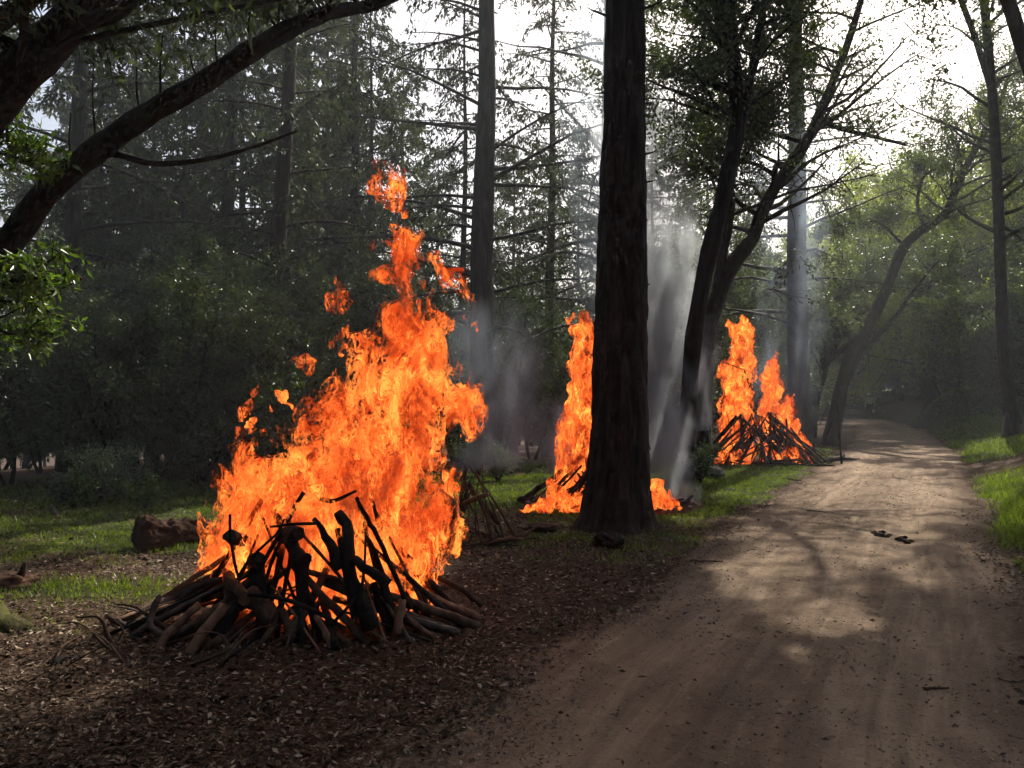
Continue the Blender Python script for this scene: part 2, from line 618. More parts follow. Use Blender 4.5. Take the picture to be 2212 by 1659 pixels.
def leaf_mesh(name, P, L, W, rng, mat, hang=0.3, base=(0, 0, 0), dirs=None, carve=True):
    P = np.asarray(P)
    if carve:
        sx, sy = shadow_xy(P)
        la = lit_amount(sx, sy)
        pl = np.zeros(len(P))
        for zk in (0.6, 1.4, 2.2, 3.0, 3.8):
            qx = P[:, 0] - (P[:, 2] - zk) * _sx; qy = P[:, 1] - (P[:, 2] - zk) * _sy
            d_ = np.hypot(qx - 0.192 * (12.7 + 0.85 * zk), qy - (12.7 + 0.85 * zk))
            pl = np.maximum(pl, sstep(1.15, 0.75, d_) * (P[:, 2] > zk + 0.5))
        la = np.maximum(la, pl * 0.9)
        keep = rng.random(len(P)) > la * 0.9
        P = P[keep]
        if dirs is not None:
            dirs = dirs[keep]
    V, Q = leaves_geo(P, L, W, rng, hang, dirs)
    return mesh_from(name, V - np.asarray(base), [Q], [mat], smooth=False)


def smooth_path(pts, n):
    """Catmull-Rom through pts, n samples"""
    P = np.asarray(pts, float)
    if len(P) == 2:
        t = np.linspace(0, 1, n)[:, None]
        return P[0] * (1 - t) + P[1] * t
    Pe = np.vstack([2 * P[0] - P[1], P, 2 * P[-1] - P[-2]])
    ts = np.linspace(0, len(P) - 1 - 1e-6, n)
    o = []
    for t in ts:
        i = int(t); f = t - i
        a, b, c, d = Pe[i], Pe[i + 1], Pe[i + 2], Pe[i + 3]
        o.append(0.5 * (2 * b + (c - a) * f + (2 * a - 5 * b + 4 * c - d) * f * f + (3 * b - a - 3 * c + d) * f ** 3))
    return np.array(o)


def limb(p, d, L, n, rng, wob=0.12, bend=(0, 0, 0)):
    """a wandering polyline"""
    pts = [np.asarray(p, float)]
    d = unit(d)
    st = L / (n - 1)
    for i in range(n - 1):
        d = unit(d + rng.normal(size=3) * wob + np.asarray(bend) / (n - 1))
        pts.append(pts[-1] + d * st)
    return np.array(pts)


def grow_crown(W, stems, rng, nbr, brlen, start=0.35, sub=6, twig=4, per=40, spread=0.10, up=0.25, r_sub=0.35, ok=None, thick=0.45):
    """branches on stems; returns leaf points"""
    LP = []
    for pts, rad in stems:
        n = len(pts)
        for b in range(nbr):
            t = start + (1 - start) * (b + rng.random()) / nbr
            f = t * (n - 1); i = min(int(f), n - 2); q = f - i
            p = pts[i] * (1 - q) + pts[i + 1] * q
            r = (rad[i] * (1 - q) + rad[i + 1] * q) * thick
            tan = unit(pts[i + 1] - pts[i])
            a = rng.random() * 6.283
            d = unit(np.array([math.cos(a), math.sin(a), up * (0.3 + rng.random())]) + tan * 0.35)
            L = brlen * (1.15 - 0.6 * t) * (0.6 + 0.7 * rng.random())
            bp = limb(p, d, L, 6, rng, 0.16, (0, 0, 0.1))
            if ok and not (ok(bp[-1]) and ok(bp[3])):
                continue
            W.tube(bp, np.linspace(max(r, 0.012), 0.006, 6), 5, cap=False)
            for s in range(sub):
                ts = 0.25 + 0.75 * (s + rng.random()) / sub
                k_ = min(int(ts * 5), 4); qq = ts * 5 - k_
                sp = bp[k_] * (1 - qq) + bp[k_ + 1] * qq
                sd_ = unit(unit(bp[k_ + 1] - bp[k_]) * 0.6 + rng.normal(size=3) * 0.7)
                sl = L * r_sub * (0.6 + 0.7 * rng.random())
                spt = limb(sp, sd_, sl, 4, rng, 0.2)
                if ok and not ok(spt[-1]):
                    continue
                W.tube(spt, np.linspace(max(r * 0.3, 0.006), 0.003, 4), 3, cap=False)
                for w in range(twig):
                    tw = 0.3 + 0.7 * rng.random()
                    k2 = min(int(tw * 3), 2); q2 = tw * 3 - k2
                    tp = spt[k2] * (1 - q2) + spt[k2 + 1] * q2
                    td = unit(unit(spt[k2 + 1] - spt[k2]) * 0.5 + rng.normal(size=3) * 0.7)
                    tl = sl * 0.55 * (0.6 + 0.8 * rng.random())
                    u = rng.random(per)[:, None] ** 0.8
                    LP.append(tp + td * tl * u + rng.normal(size=(per, 3)) * spread)
    return np.concatenate(LP) if LP else np.zeros((0, 3))


def conifer(W, F, D, base, H, r0, rng, z0, z1, nbr, blen, foliage=1.0, lean=(0, 0), trunk_W=None, dead=0.0, sides=10, spray=14, yaw_bias=None):
    """straight trunk with whorled arching branches; F: foliage points, D: spray directions"""
    base = np.asarray(base, float)
    n = 14
    zz = np.linspace(0, H, n)
    path = base + np.stack([lean[0] * zz / H + 0.03 * np.sin(zz * 0.9), lean[1] * zz / H + 0.03 * np.cos(zz * 0.7), zz], 1)
    flare = 1 + 0.35 * np.exp(-zz / 0.5)
    rad = r0 * (1 - 0.93 * (zz / H) ** 0.9) * flare
    (trunk_W or W).tube(path, rad, sides, 0.1, rng)
    for b in range(nbr):
        t = (b + rng.random()) / nbr
        z = z0 + (z1 - z0) * t
        f = z / H * (n - 1); i = min(int(f), n - 2); q = f - i
        p = path[i] * (1 - q) + path[i + 1] * q
        rr = rad[i] * (1 - q) + rad[i + 1] * q
        a = b * 2.399 + rng.random() * 1.2
        if yaw_bias is not None and rng.random() < 0.6:
            a = yaw_bias + rng.choice([0, math.pi]) + rng.normal() * 0.5
        L = blen * (1.0 - 0.75 * max(0, (z - z0) / (H - z0))) * (0.55 + 0.6 * rng.random())
        rise = 0.45 * rng.random() + 0.05
        bp = limb(p + np.array([math.cos(a), math.sin(a), 0]) * rr * 0.8, (math.cos(a), math.sin(a), rise), L, 7, rng, 0.07, (0, 0, -0.55 * rng.random() - 0.2))
        W.tube(bp, np.linspace(0.012 + 0.011 * L, 0.005, 7), 4, cap=False)
        isdead = rng.random() < dead
        nt_ = int(5 + 4.5 * L)
        for s in range(nt_):
            ts = 0.12 + 0.88 * (s + rng.random()) / nt_
            k_ = min(int(ts * 6), 5); qq = ts * 6 - k_
            sp = bp[k_] * (1 - qq) + bp[k_ + 1] * qq
            bd = unit(bp[k_ + 1] - bp[k_])
            side = unit(np.cross(bd, [0, 0, 1.0])) * rng.choice([-1, 1])
            td = unit(bd * 0.5 + side * 0.8 + np.array([0, 0, -0.25 - 0.3 * rng.random()]) + rng.normal(size=3) * 0.2)
            tl = (0.25 + 0.34 * L * (1 - 0.7 * ts)) * (0.5 + 0.8 * rng.random())
            tp = limb(sp, td, tl, 4, rng, 0.14, (0, 0, -0.5))
            W.tube(tp, np.linspace(0.006, 0.0025, 4), 3, cap=False)
            if isdead:
                if rng.random() < 0.85:
                    continue
            m_ = int(spray * foliage * (0.4 + tl))
            if m_ > 0:
                u = rng.random(m_)
                idx = np.minimum((u * 3).astype(int), 2); fr = (u * 3 - idx)[:, None]
                F.append(tp[idx] * (1 - fr) + tp[idx + 1] * fr + rng.normal(size=(m_, 3)) * 0.04)
                D.append(np.repeat(unit(td + np.array([0, 0, -0.5]))[None], m_, 0))
    return path, rad

# ------------------------------------------------------------------ ground and road
def grassy(x, y):
    px, py = to_px(x, y, 0.0)
    u = x - road_x(y)
    n = fbm(x * 0.9 + 20, y * 0.9, x * 0 + 3.3, 3) - 0.5
    n2 = fbm(x * 3.1 + 5, y * 3.1, x * 0 + 9.3, 2) - 0.5
    a = np.zeros_like(x, dtype=float)
    # right bank
    a = np.maximum(a, sstep(1.45, 1.95, u + n * 0.7) * sstep(5.2, 7.5, y))
    # the bare red cutting in the right bank
    a = a * (1 - np.exp(-(((x - 10.1) / 1.3) ** 2 + ((y - 17.0) / 2.6) ** 2)) * 1.2 * (u > 0))
    # left roadside strip
    a = np.maximum(a, sstep(1.45, 2.1, -u + n * 0.6) * sstep(9.4, 11.2, y + n * 2) * sstep(30, 20, y) * (x > 0.2))
    # meadow on the left
    a = np.maximum(a, 0.80 * sstep(7.4, 8.6, y + n * 2.2) * sstep(-1.9, -2.5, x + n) * sstep(17, 13, y))
    a = np.maximum(a, 0.75 * np.exp(-(((x + 3.6) / 1.2) ** 2 + ((y - 6.6) / 0.5) ** 2)))
    a = np.maximum(a, 0.6 * np.exp(-(((x + 3.7) / 0.9) ** 2 + ((y - 5.6) / 0.4) ** 2)))
    # between the fires
    a = np.maximum(a, 0.9 * sstep(10.2, 12, y + n * 2) * sstep(-3, -1.4, x) * sstep(19, 15, y) * (u < -2))
    # thin grass round the fir
    a = np.maximum(a, 0.42 * np.exp(-(((x - 1.2) / 1.7) ** 2 + ((y - 9.0) / 1.0) ** 2)))
    a = np.clip(a + n2 * 0.5 * (a > 0.05) + n * 0.9 * (a > 0.05) * (u < 0) + n * 0.3 * (a > 0.05) * (u > 0), 0, 1)
    a = a * (np.hypot((x + 1.4) / 1.5, (y - 5.7) / 1.0) > 1)
    a = a * (np.hypot(x - 1.6, y - 12.0) > 1.3) * (np.hypot(x - 6.2, y - 20) > 1.4)
    a = a * sstep(60, 40, y)
    return a


def build_ground():
    rows = np.concatenate([np.linspace(-14, 1.5, 24), np.linspace(1.7, 14, 170), 14 + (np.linspace(0.02, 1, 110) ** 1.9) * 50, np.linspace(67, 420, 28)])
    u = np.linspace(-1, 1, 300)
    us = np.sign(u) * np.abs(u) ** 1.6
    rng_x = 16 + 1.25 * np.abs(rows)
    Y = np.repeat(rows[:, None], len(u), 1)
    X = us[None, :] * rng_x[:, None] + np.interp(rows, [-14, 0, 10, 40, 420], [0, 0, 2, 6, 0])[:, None]
    Z = ground_z(X.ravel(), Y.ravel())
    V = np.stack([X.ravel(), Y.ravel(), Z], 1)
    n, m_ = X.shape
    i = np.arange(n - 1)[:, None] * m_; j = np.arange(m_ - 1)[None, :]
    Q = np.stack([i + j, i + j + 1, i + m_ + j + 1, i + m_ + j], -1).reshape(-1, 4)
    me = mesh_from('ground', V, [Q], [M['ground']], attrs={'grassy': grassy(X.ravel(), Y.ravel())})
    obj('ground', me, kind='structure')


def build_road():
    ys = np.concatenate([np.linspace(-13, 1.5, 30), np.linspace(1.6, 14, 300), 14 + np.linspace(0.01, 1, 160) ** 1.6 * 60])
    us = np.linspace(-2.2, 2.2, 100)
    Y = np.repeat(ys[:, None], len(us), 1)
    U = np.repeat(us[None, :], len(ys), 0)
    X = road_x(Y) + U
    Z, edge, rut, U = road_z(X, Y, True)
    V = np.stack([X, Y, Z], -1).reshape(-1, 3)
    n, m_ = X.shape
    i = np.arange(n - 1)[:, None] * m_; j = np.arange(m_ - 1)[None, :]
    Q = np.stack([i + j, i + j + 1, i + m_ + j + 1, i + m_ + j], -1).reshape(-1, 4)
    me = mesh_from('dirt_road', V, [Q], [M['road']], attrs={'edge': edge.ravel(), 'rut': rut.ravel(), 'across': U.ravel(), 'along': (Y + 0.45 * X).ravel()})
    obj('dirt_road', me, kind='structure')


build_ground()
build_road()


def scatter_candidates(rng, n, ymin, ymax, power=1.0):
    """points in the camera's ground wedge, denser nearby"""
    t = rng.random(n)
    Y = ymin * (ymax / ymin) ** (t ** power)
    X = (rng.random(n) * 2 - 1) * (Y * 0.72 + 0.4)
    return X, Y


def build_grass():
    rng = np.random.default_rng(5)
    X, Y = scatter_candidates(rng, 620000, 5.0, 45, 0.9)
    a = grassy(X, Y)
    k_ = rng.random(len(X)) < a ** 1.5 * 0.62
    X, Y, a = X[k_], Y[k_], a[k_]
    Z = ground_z(X, Y)
    tall = fbm(X * 1.3, Y * 1.3, X * 0 + 6, 2)
    right = (X - road_x(Y)) > 0
    h = (0.03 + 0.06 * tall + 0.05 * rng.random(len(X)) * tall) * np.where(right, 1.35, 0.62)
    w = 0.0045 + 0.00035 * Y
    th = rng.random(len(X)) * 6.283
    bx, by = np.cos(th), np.sin(th)
    ln = rng.normal(size=(len(X), 2)) * 0.45
    P = np.stack([X, Y, Z - 0.005], 1)
    A = P + np.stack([bx * w, by * w, 0 * w], 1)
    B = P - np.stack([bx * w, by * w, 0 * w], 1)
    C = P + np.stack([ln[:, 0] * h, ln[:, 1] * h, h], 1)
    V = np.stack([A, B, C], 1).reshape(-1, 3)
    T = np.arange(len(V)).reshape(-1, 3)
    me = mesh_from('grass', V, [T], [M['grass']], smooth=False)
    o = obj('grass', me, kind='stuff', label='short fresh green grass on the verges and forest clearing', category='grass')
    return len(X)


def litter_density(x, y):
    u = x - road_x(y)
    n = fbm(x * 1.2 + 11, y * 1.2, x * 0 + 8.1, 3)
    left = (0.25 * sstep(0.7, 1.3, -u + (n - 0.5) * 1.2) + 0.75 * sstep(1.15, 1.8, -u + (n - 0.5) * 1.2)) * sstep(16, 11, y)
    right = sstep(0.95, 1.7, u + (n - 0.5) * 0.8) * sstep(13, 10, y) * 0.8
    on = 0.035
    d = np.maximum(np.maximum(left, right), on) * sstep(0.25, 0.55, n + 0.1)
    return d * (1 - 0.75 * np.clip(grassy(x, y) * 1.4, 0, 1))


def build_litter():
    rng = np.random.default_rng(8)
    X, Y = scatter_candidates(rng, 170000, 2.6, 16, 1.0)
    k_ = rng.random(len(X)) < litter_density(X, Y)
    X, Y = X[k_], Y[k_]
    n = len(X)
    Z = surface_z(X, Y) + 0.007 + rng.random(n) * 0.015
    th = rng.random(n) * 6.283
    L = (0.007 + 0.015 * rng.random(n) ** 1.5 + 0.012 * (rng.random(n) < 0.07) + 0.0008 * Y) * np.where(np.abs(X - road_x(Y)) < 1.3, 0.65, 1.0); Wd = L * (0.28 + 0.2 * rng.random(n))
    d = np.stack([np.cos(th), np.sin(th), rng.normal(size=n) * 0.25], 1)
    s = np.stack([-np.sin(th), np.cos(th), rng.normal(size=n) * 0.35], 1)
    P = np.stack([X, Y, Z], 1)
    curl = (rng.random(n) * 0.5)[:, None] * np.array([0, 0, 1.0])
    Lc, Wc = L[:, None], Wd[:, None]
    a = P - d * Lc; b = P - d * Lc * 0.1 + s * Wc + curl * Wc; c_ = P + d * Lc; e = P - d * Lc * 0.1 - s * Wc + curl * Wc
    V = np.stack([a, b, c_, e], 1).reshape(-1, 3)
    i = np.arange(n)[:, None] * 4
    T = np.concatenate([i + np.array([[0, 2, 1]]), i + np.array([[0, 3, 2]])])
    me = mesh_from('leaf_litter', V, [T], [M['litter']], smooth=False)
    obj('leaf_litter', me, kind='stuff', label='dry brown fallen leaves scattered over the roadside soil', category='leaf litter')
    # wood chips and pebbles on the road and verge
    X, Y = scatter_candidates(rng, 30000, 2.6, 18, 1.0)
    k_ = np.abs(X - road_x(Y)) < 2.6
    X, Y = X[k_], Y[k_]
    nn = fbm(X * 1.5, Y * 1.5, X * 0 + 3, 2)
    k_ = rng.random(len(X)) < sstep(0.4, 0.62, nn) * 0.8 + 0.1
    X, Y = X[k_], Y[k_]
    n = len(X)
    s_ = 0.0022 + 0.009 * rng.random(n) ** 4.5 + 0.0004 * Y
    Z = surface_z(X, Y) + s_ * 0.2
    oct_ = np.array([[1, 0, 0], [-1, 0, 0], [0, 1, 0], [0, -1, 0], [0, 0, 1], [0, 0, -1]], float)
    R = 0.6 + 0.8 * rng.random((n, 6))
    el = 0.7 + 1.6 * rng.random(n) ** 2
    th = rng.random(n) * 6.283
    O = oct_[None] * R[:, :, None] * s_[:, None, None]
    O[:, :, 0] *= el[:, None]; O[:, :, 2] *= 0.7
    ox = O[:, :, 0] * np.cos(th)[:, None] - O[:, :, 1] * np.sin(th)[:, None]
    oy = O[:, :, 0] * np.sin(th)[:, None] + O[:, :, 1] * np.cos(th)[:, None]
    V = np.stack([X[:, None] + ox, Y[:, None] + oy, Z[:, None] + O[:, :, 2]], -1).reshape(-1, 3)
    f = np.array([[0, 2, 4], [2, 1, 4], [1, 3, 4], [3, 0, 4], [2, 0, 5], [1, 2, 5], [3, 1, 5], [0, 3, 5]])
    T = (np.arange(n)[:, None, None] * 6 + f[None]).reshape(-1, 3)
    me = mesh_from('gravel', V, [T], [M['pebble']], smooth=False)
    obj('gravel', me, kind='stuff', label='loose pebbles and wood crumbs strewn on the dirt road', category='gravel')


build_grass()
build_litter()

# ------------------------------------------------------------------ the big fir beside the road
FIR_X, FIR_Y = (1333 - CX) / FPX * 9.9, 9.9


def build_big_fir():
    rng = np.random.default_rng(21)
    bz = gz(FIR_X, FIR_Y)
    base = np.array([FIR_X, FIR_Y, bz])
    root = thing('fir_tree', 'massive dark straight conifer trunk standing in front of the middle fire by the road', 'tree', base)
    H = 27.0
    nz, ns = 450, 76
    z = np.concatenate([np.linspace(-0.08, 5.6, 400), np.linspace(5.63, H, 50)])
    nz = len(z)
    th = np.linspace(0, 2 * np.pi, ns, endpoint=False)
    Z, TH = np.meshgrid(z, th, indexing='ij')
    cx_ = np.interp(z, [0, 6, H], [0.0, 0.11, 0.35])[:, None]
    r = np.interp(z, [-0.1, 0.15, 0.5, 1.3, 3, 5.2, H], [0.56, 0.455, 0.38, 0.335, 0.30, 0.245, 0.03])[:, None]
    ca, sa = np.cos(TH), np.sin(TH)
    flute = 0.34 * np.exp(-np.maximum(Z, 0) / 0.28) * (fbm(ca * 1.7 + 2, sa * 1.7 + 6, Z * 0.5, 3) - 0.5) * 2
    ridge = np.abs(fbm(ca * 3.0 + 9, sa * 3.0 + 9, Z * 0.9, 3) - 0.5)
    ridge2 = np.abs(fbm(ca * 6.5 + 3, sa * 6.5 + 5, Z * 2.6, 2) - 0.5)
    disp = 0.028 - 0.050 * np.exp(-ridge * 22) - 0.028 * np.exp(-ridge2 * 18) + (fbm(ca * 9, sa * 9, Z * 6, 2) - 0.5) * 0.034
    R = r * (1 + flute) + disp * np.clip(r / 0.3, 0.1, 1)
    V = np.stack([cx_ + R * ca, R * sa, Z], -1).reshape(-1, 3)
    i = np.arange(nz - 1)[:, None] * ns; j = np.arange(ns)[None, :]; j2 = (j + 1) % ns
    Q = np.stack([i + j, i + j2, i + ns + j2, i + ns + j], -1).reshape(-1, 4)
    obj('trunk', mesh_from('fir_trunk', V, [Q], [M['fir_bark']], smooth=True), root)
    # dead stubs that break the outline
    for (px, py, L, up) in [(1396, 112, 0.16, 0.3), (1396, 218, 0.07, 0.1), (1395, 397, 0.12, 0.2), (1394, 462, 0.07, 0.2), (1396, 335, 0.13, 0.15), (1390, 620, 0.13, 0.05), (1396, 20, 0.35, 0.25), (1306, 195, -0.12, -0.1), (1300, 30, -0.2, 0.2), (1302, 380, -0.04, 0.1)]:
        p = PX(px, py, FIR_Y)
        s = 1 if L > 0 else -1
        w = Wood()
        w.tube(limb(p - np.array([0.1 * s, 0, 0]) , (s, -0.2, up), abs(L) + 0.1, 5, rng, 0.18), np.linspace(0.022, 0.006, 5), 6, 0.3, rng)
        obj('branch_stub', w.mesh('branch_stub', M['fir_bark'], base), root)
    W = Wood(); F = []; D = []
    conifer(W, F, D, base, H, 0.05, rng, 8.2, 26.5, 66, 4.2, 1.0, lean=(0.35, 0), spray=20)
    obj('branches', W.mesh('fir_branches', M['fir_bark'], base), root)
    P = np.concatenate(F); Dd = np.concatenate(D)
    obj('crown', leaf_mesh('fir_crown', P, 0.15, 0.045, rng, M['leaf_fir'], 0.2, base, Dd), root)


build_big_fir()

# ------------------------------------------------------------------ leaning bay tree whose limbs cross the upper left
def stem_from_px(pts, n=24):
    """pts: (px, py, Y, radius_px)"""
    P = smooth_path([PX(a, b, c) for a, b, c, _ in pts], n)
    rr = np.interp(np.linspace(0, 1, n), np.linspace(0, 1, len(pts)), [r / FPX * c for _, _, c, r in pts])
    return P, rr


def build_bay():
    rng = np.random.default_rng(31)
    bx, by = -5.3, 6.0
    base = np.array([bx, by, gz(bx, by)])
    root = thing('bay_tree', 'leaning bay tree whose bare dark limbs cross the upper left corner', 'tree', base)
    W = Wood()
    fork = np.array([-4.7, 5.9, 1.5])
    tp = smooth_path([base - [0, 0, 0.1], [-5.1, 6.0, 0.7], fork], 10)
    W.tube(tp, np.linspace(0.30, 0.24, 10), 14, 0.08, rng)
    l1 = smooth_path([fork, PX(-60, 600, 5.9), PX(20, 520, 5.9), PX(105, 405, 5.9), PX(210, 318, 5.9), PX(320, 240, 6.0), PX(430, 178, 6.0), PX(540, 105, 6.0), PX(640, 48, 6.0), PX(720, 18, 6.1), PX(810, 2, 6.2), PX(930, -60, 6.3), PX(1050, -180, 6.5)], 60)
    r1 = np.interp(np.linspace(0, 1, 60), [0, 0.15, 0.35, 0.6, 0.8, 1], [0.15, 0.105, 0.088, 0.074, 0.048, 0.03])
    W.tube(l1, r1 * (1 + 0.05 * np.sin(np.arange(60) * 1.7)), 14, 0.10, rng)
    f2 = np.array([-4.75, 5.6, 1.3])
    l2 = smooth_path([tp[4], f2 + [0, -0.3, 0.8], PX(-120, 330, 5.0), PX(0, 185, 4.9), PX(100, 90, 4.9), PX(200, -25, 4.9), PX(330, -200, 5.0), PX(480, -480, 5.2)], 44)
    W.tube(l2, np.interp(np.linspace(0, 1, 44), [0, 0.4, 0.6, 1], [0.22, 0.145, 0.12, 0.05]), 14, 0.10, rng)
    l3 = smooth_path([l2[14], PX(-120, 120, 4.7), PX(20, 25, 4.6), PX(120, -70, 4.6)], 14)
    W.tube(l3, np.linspace(0.07, 0.04, 14), 9, 0.1, rng)
    # drooping bare branch under the limb and upright shoots
    d1 = smooth_path([PX(150, 345, 5.9), PX(240, 330, 5.9), PX(310, 348, 5.9), PX(380, 350, 5.9), PX(470, 336, 6.0), PX(560, 310, 6.1), PX(640, 280, 6.2)], 26)
    W.tube(d1, np.linspace(0.032, 0.010, 26), 8, 0.15, rng)
    for a in [(203, 300, 196, 130), (343, 205, 348, 60), (540, 100, 535, 20), (300, 250, 290, 140), (470, 150, 462, 60), (600, 70, 604, -20), (150, 360, 148, 240), (430, 178, 405, 110)]:
        s = smooth_path([PX(a[0], a[1], 6.0), PX((a[0] + a[2]) / 2 - 4, (a[1] + a[3]) / 2, 5.95), PX(a[2], a[3], 5.9)], 8)
        W.tube(s, np.linspace(0.011, 0.005, 8), 5)
    obj('trunk', W.mesh('bay_trunk', M['bay_bark'], base), root)
    # leafy branches: fans along the top and the left side
    B = Wood()
    LP = []
    stems = [(l2[18:], np.full(26, 0.05))]

    def above(p):
        qx, qy = CX + p[0] / p[1] * FPX, HY + (CAM_H - p[2]) / p[1] * FPX
        return qy < np.interp(qx, [-200, 0, 100, 210, 320, 540, 720, 810, 1000, 1200], [480, 390, 330, 250, 175, 40, -20, -30, -90, -180])
    LP.append(grow_crown(B, stems, rng, 40, 1.9, 0.0, 6, 5, 24, 0.06, 0.2, 0.35, ok=above))
    LP.append(grow_crown(B, [(l1[36:], np.full(24, 0.03))], rng, 18, 1.5, 0.0, 6, 5, 24, 0.06, 0.9, 0.35, ok=above))
    c1 = np.concatenate(LP)
    # keep the limb itself and the centre of the picture clear: leaves hang above it
    px, py = CX + c1[:, 0] / c1[:, 1] * FPX, HY + (CAM_H - c1[:, 2]) / c1[:, 1] * FPX
    line = np.interp(px, [-200, 0, 100, 210, 320, 540, 720, 810, 1000, 1200], [520, 430, 370, 290, 215, 80, 5, -5, -60, -150])
    c1 = c1[py < line - 14]
    obj('branches', B.mesh('bay_branches', M['bay_bark'], base), root)
    obj('crown', leaf_mesh('bay_crown', c1, 0.085, 0.024, rng, M['leaf_bay'], 0.35, base), root)
    # fresh sprays low on the left
    B2 = Wood(); L2 = []
    sp = [(smooth_path([PX(-80, 300, 5.6), PX(0, 330, 5.5), PX(70, 350, 5.5)], 8)), smooth_path([PX(-80, 640, 5.6), PX(10, 610, 5.5), PX(90, 570, 5.5)], 8), smooth_path([PX(-60, 640, 6.0), PX(60, 650, 6.0), PX(180, 600, 6.0)], 8), smooth_path([PX(-60, 680, 6.2), PX(20, 720, 6.2), PX(110, 720, 6.2)], 8)]
    for s in sp:
        B2 = Wood()
        B2.tube(s, np.linspace(0.014, 0.004, 8), 5)
        L2.append(grow_crown(B2, [(s, np.full(8, 0.012))], rng, 9, 0.42, 0.1, 4, 3, 5, 0.03, 0.1, 0.4))
        obj('twig', B2.mesh('bay_twig', M['bay_bark'], base), root)
    o = obj('fresh_leaves', leaf_mesh('bay_fresh', np.concatenate(L2), 0.085, 0.026, rng, M['leaf_bay_bright'], 0.35, base, carve=False), root)
    o['label'] = 'bright green young leaves at the picture edge'


build_bay()


# ------------------------------------------------------------------ single trees that can be told apart
def place_broadleaf(name, label, stems_px, seed, crown, bark='oak_bark', leaf='leaf_oak', leafsize=(0.085, 0.04), group=None, sides=10):
    rng = np.random.default_rng(seed)
    stems = [stem_from_px(s) for s in stems_px]
    b0 = stems[0][0][0].copy()
    base = np.array([b0[0], b0[1], gz(b0[0], b0[1])])
    root = thing(name, label, 'tree', base, group)
    W = Wood()
    for P, R in stems:
        P = P.copy()
        P[:, 2] -= 0
        R = R * (1 + 0.06 * np.sin(np.arange(len(R)) * 2.1 + seed))
        W.tube(P, R, sides, 0.12, rng)
    # root flare into the soil
    P, R = stems[0]
    W.tube(np.array([base + [0, 0, -0.12], base + [0, 0, 0.05], P[1] if P[1][2] > base[2] + 0.1 else P[2]]), [R[0] * 1.5, R[0] * 1.22, R[1] * 0.98], sides, 0.15, rng)
    obj('trunk', W.mesh(name + '_trunk', M[bark], base), root)
    B = Wood()
    LP = []
    for idx, kw in crown:
        for i in idx:
            LP.append(grow_crown(B, [stems[i]], rng, **kw))
    obj('branches', B.mesh(name + '_branches', M[bark], base), root)
    obj('crown', leaf_mesh(name + '_crown', np.concatenate(LP), leafsize[0], leafsize[1], rng, M[leaf], 0.35, base), root)
    return root


Y9 = YG(1042)
place_broadleaf('oak_tree', 'dark slender leaning tree beside the smoke, first past the big trunk', [
    [(1478, 1045, Y9, 19), (1486, 900, Y9, 18), (1500, 720, Y9, 18), (1530, 560, Y9, 19), (1562, 430, Y9, 18), (1592, 280, Y9, 16), (1588, 120, Y9, 15), (1572, -40, Y9, 13), (1560, -300, Y9, 8), (1570, -560, Y9, 4)],
    [(1575, 400, Y9, 9), (1600, 300, Y9, 9), (1622, 180, Y9, 8), (1650, 20, Y9 + 0.4, 7), (1700, -180, Y9 + 0.6, 5), (1740, -400, Y9 + 0.6, 3)]],
    41, [((0,), dict(nbr=24, brlen=2.9, start=0.56, sub=7, twig=5, per=28, spread=0.10)), ((1,), dict(nbr=22, brlen=2.5, start=0.2, sub=6, twig=5, per=22, spread=0.08))], 'bay_bark')

Y10 = 17.0
place_broadleaf('oak_tree', 'curving two-stemmed tree sweeping out over the road, between the smoke and the far fire', [
    [(1520, 985, Y10, 17), (1522, 860, Y10, 16), (1530, 720, Y10, 17), (1552, 640, Y10, 17), (1590, 560, Y10, 16), (1625, 520, Y10, 15), (1650, 450, Y10, 14), (1690, 380, Y10, 13), (1735, 320, Y10, 12), (1770, 250, Y10, 11), (1800, 180, Y10, 9), (1835, 90, Y10, 8), (1880, -60, Y10, 6), (1900, -240, Y10, 3)],
    [(1548, 650, Y10, 13), (1560, 560, Y10, 11), (1580, 440, Y10, 10), (1572, 340, Y10, 9), (1600, 240, Y10, 8), (1640, 110, Y10, 7), (1660, -60, Y10, 5), (1670, -300, Y10, 3)],
    [(1770, 255, Y10, 6), (1820, 275, Y10, 5), (1880, 290, Y10, 4.5), (1960, 310, Y10, 3)]],
    42, [((0,), dict(nbr=38, brlen=3.2, start=0.40, sub=7, twig=5, per=26, spread=0.11)), ((1,), dict(nbr=30, brlen=3.0, start=0.25, sub=7, twig=5, per=26, spread=0.11)), ((2,), dict(nbr=12, brlen=1.5, start=0.1, sub=6, twig=5, per=22, spread=0.09))], 'oak_bark', leafsize=(0.095, 0.045))

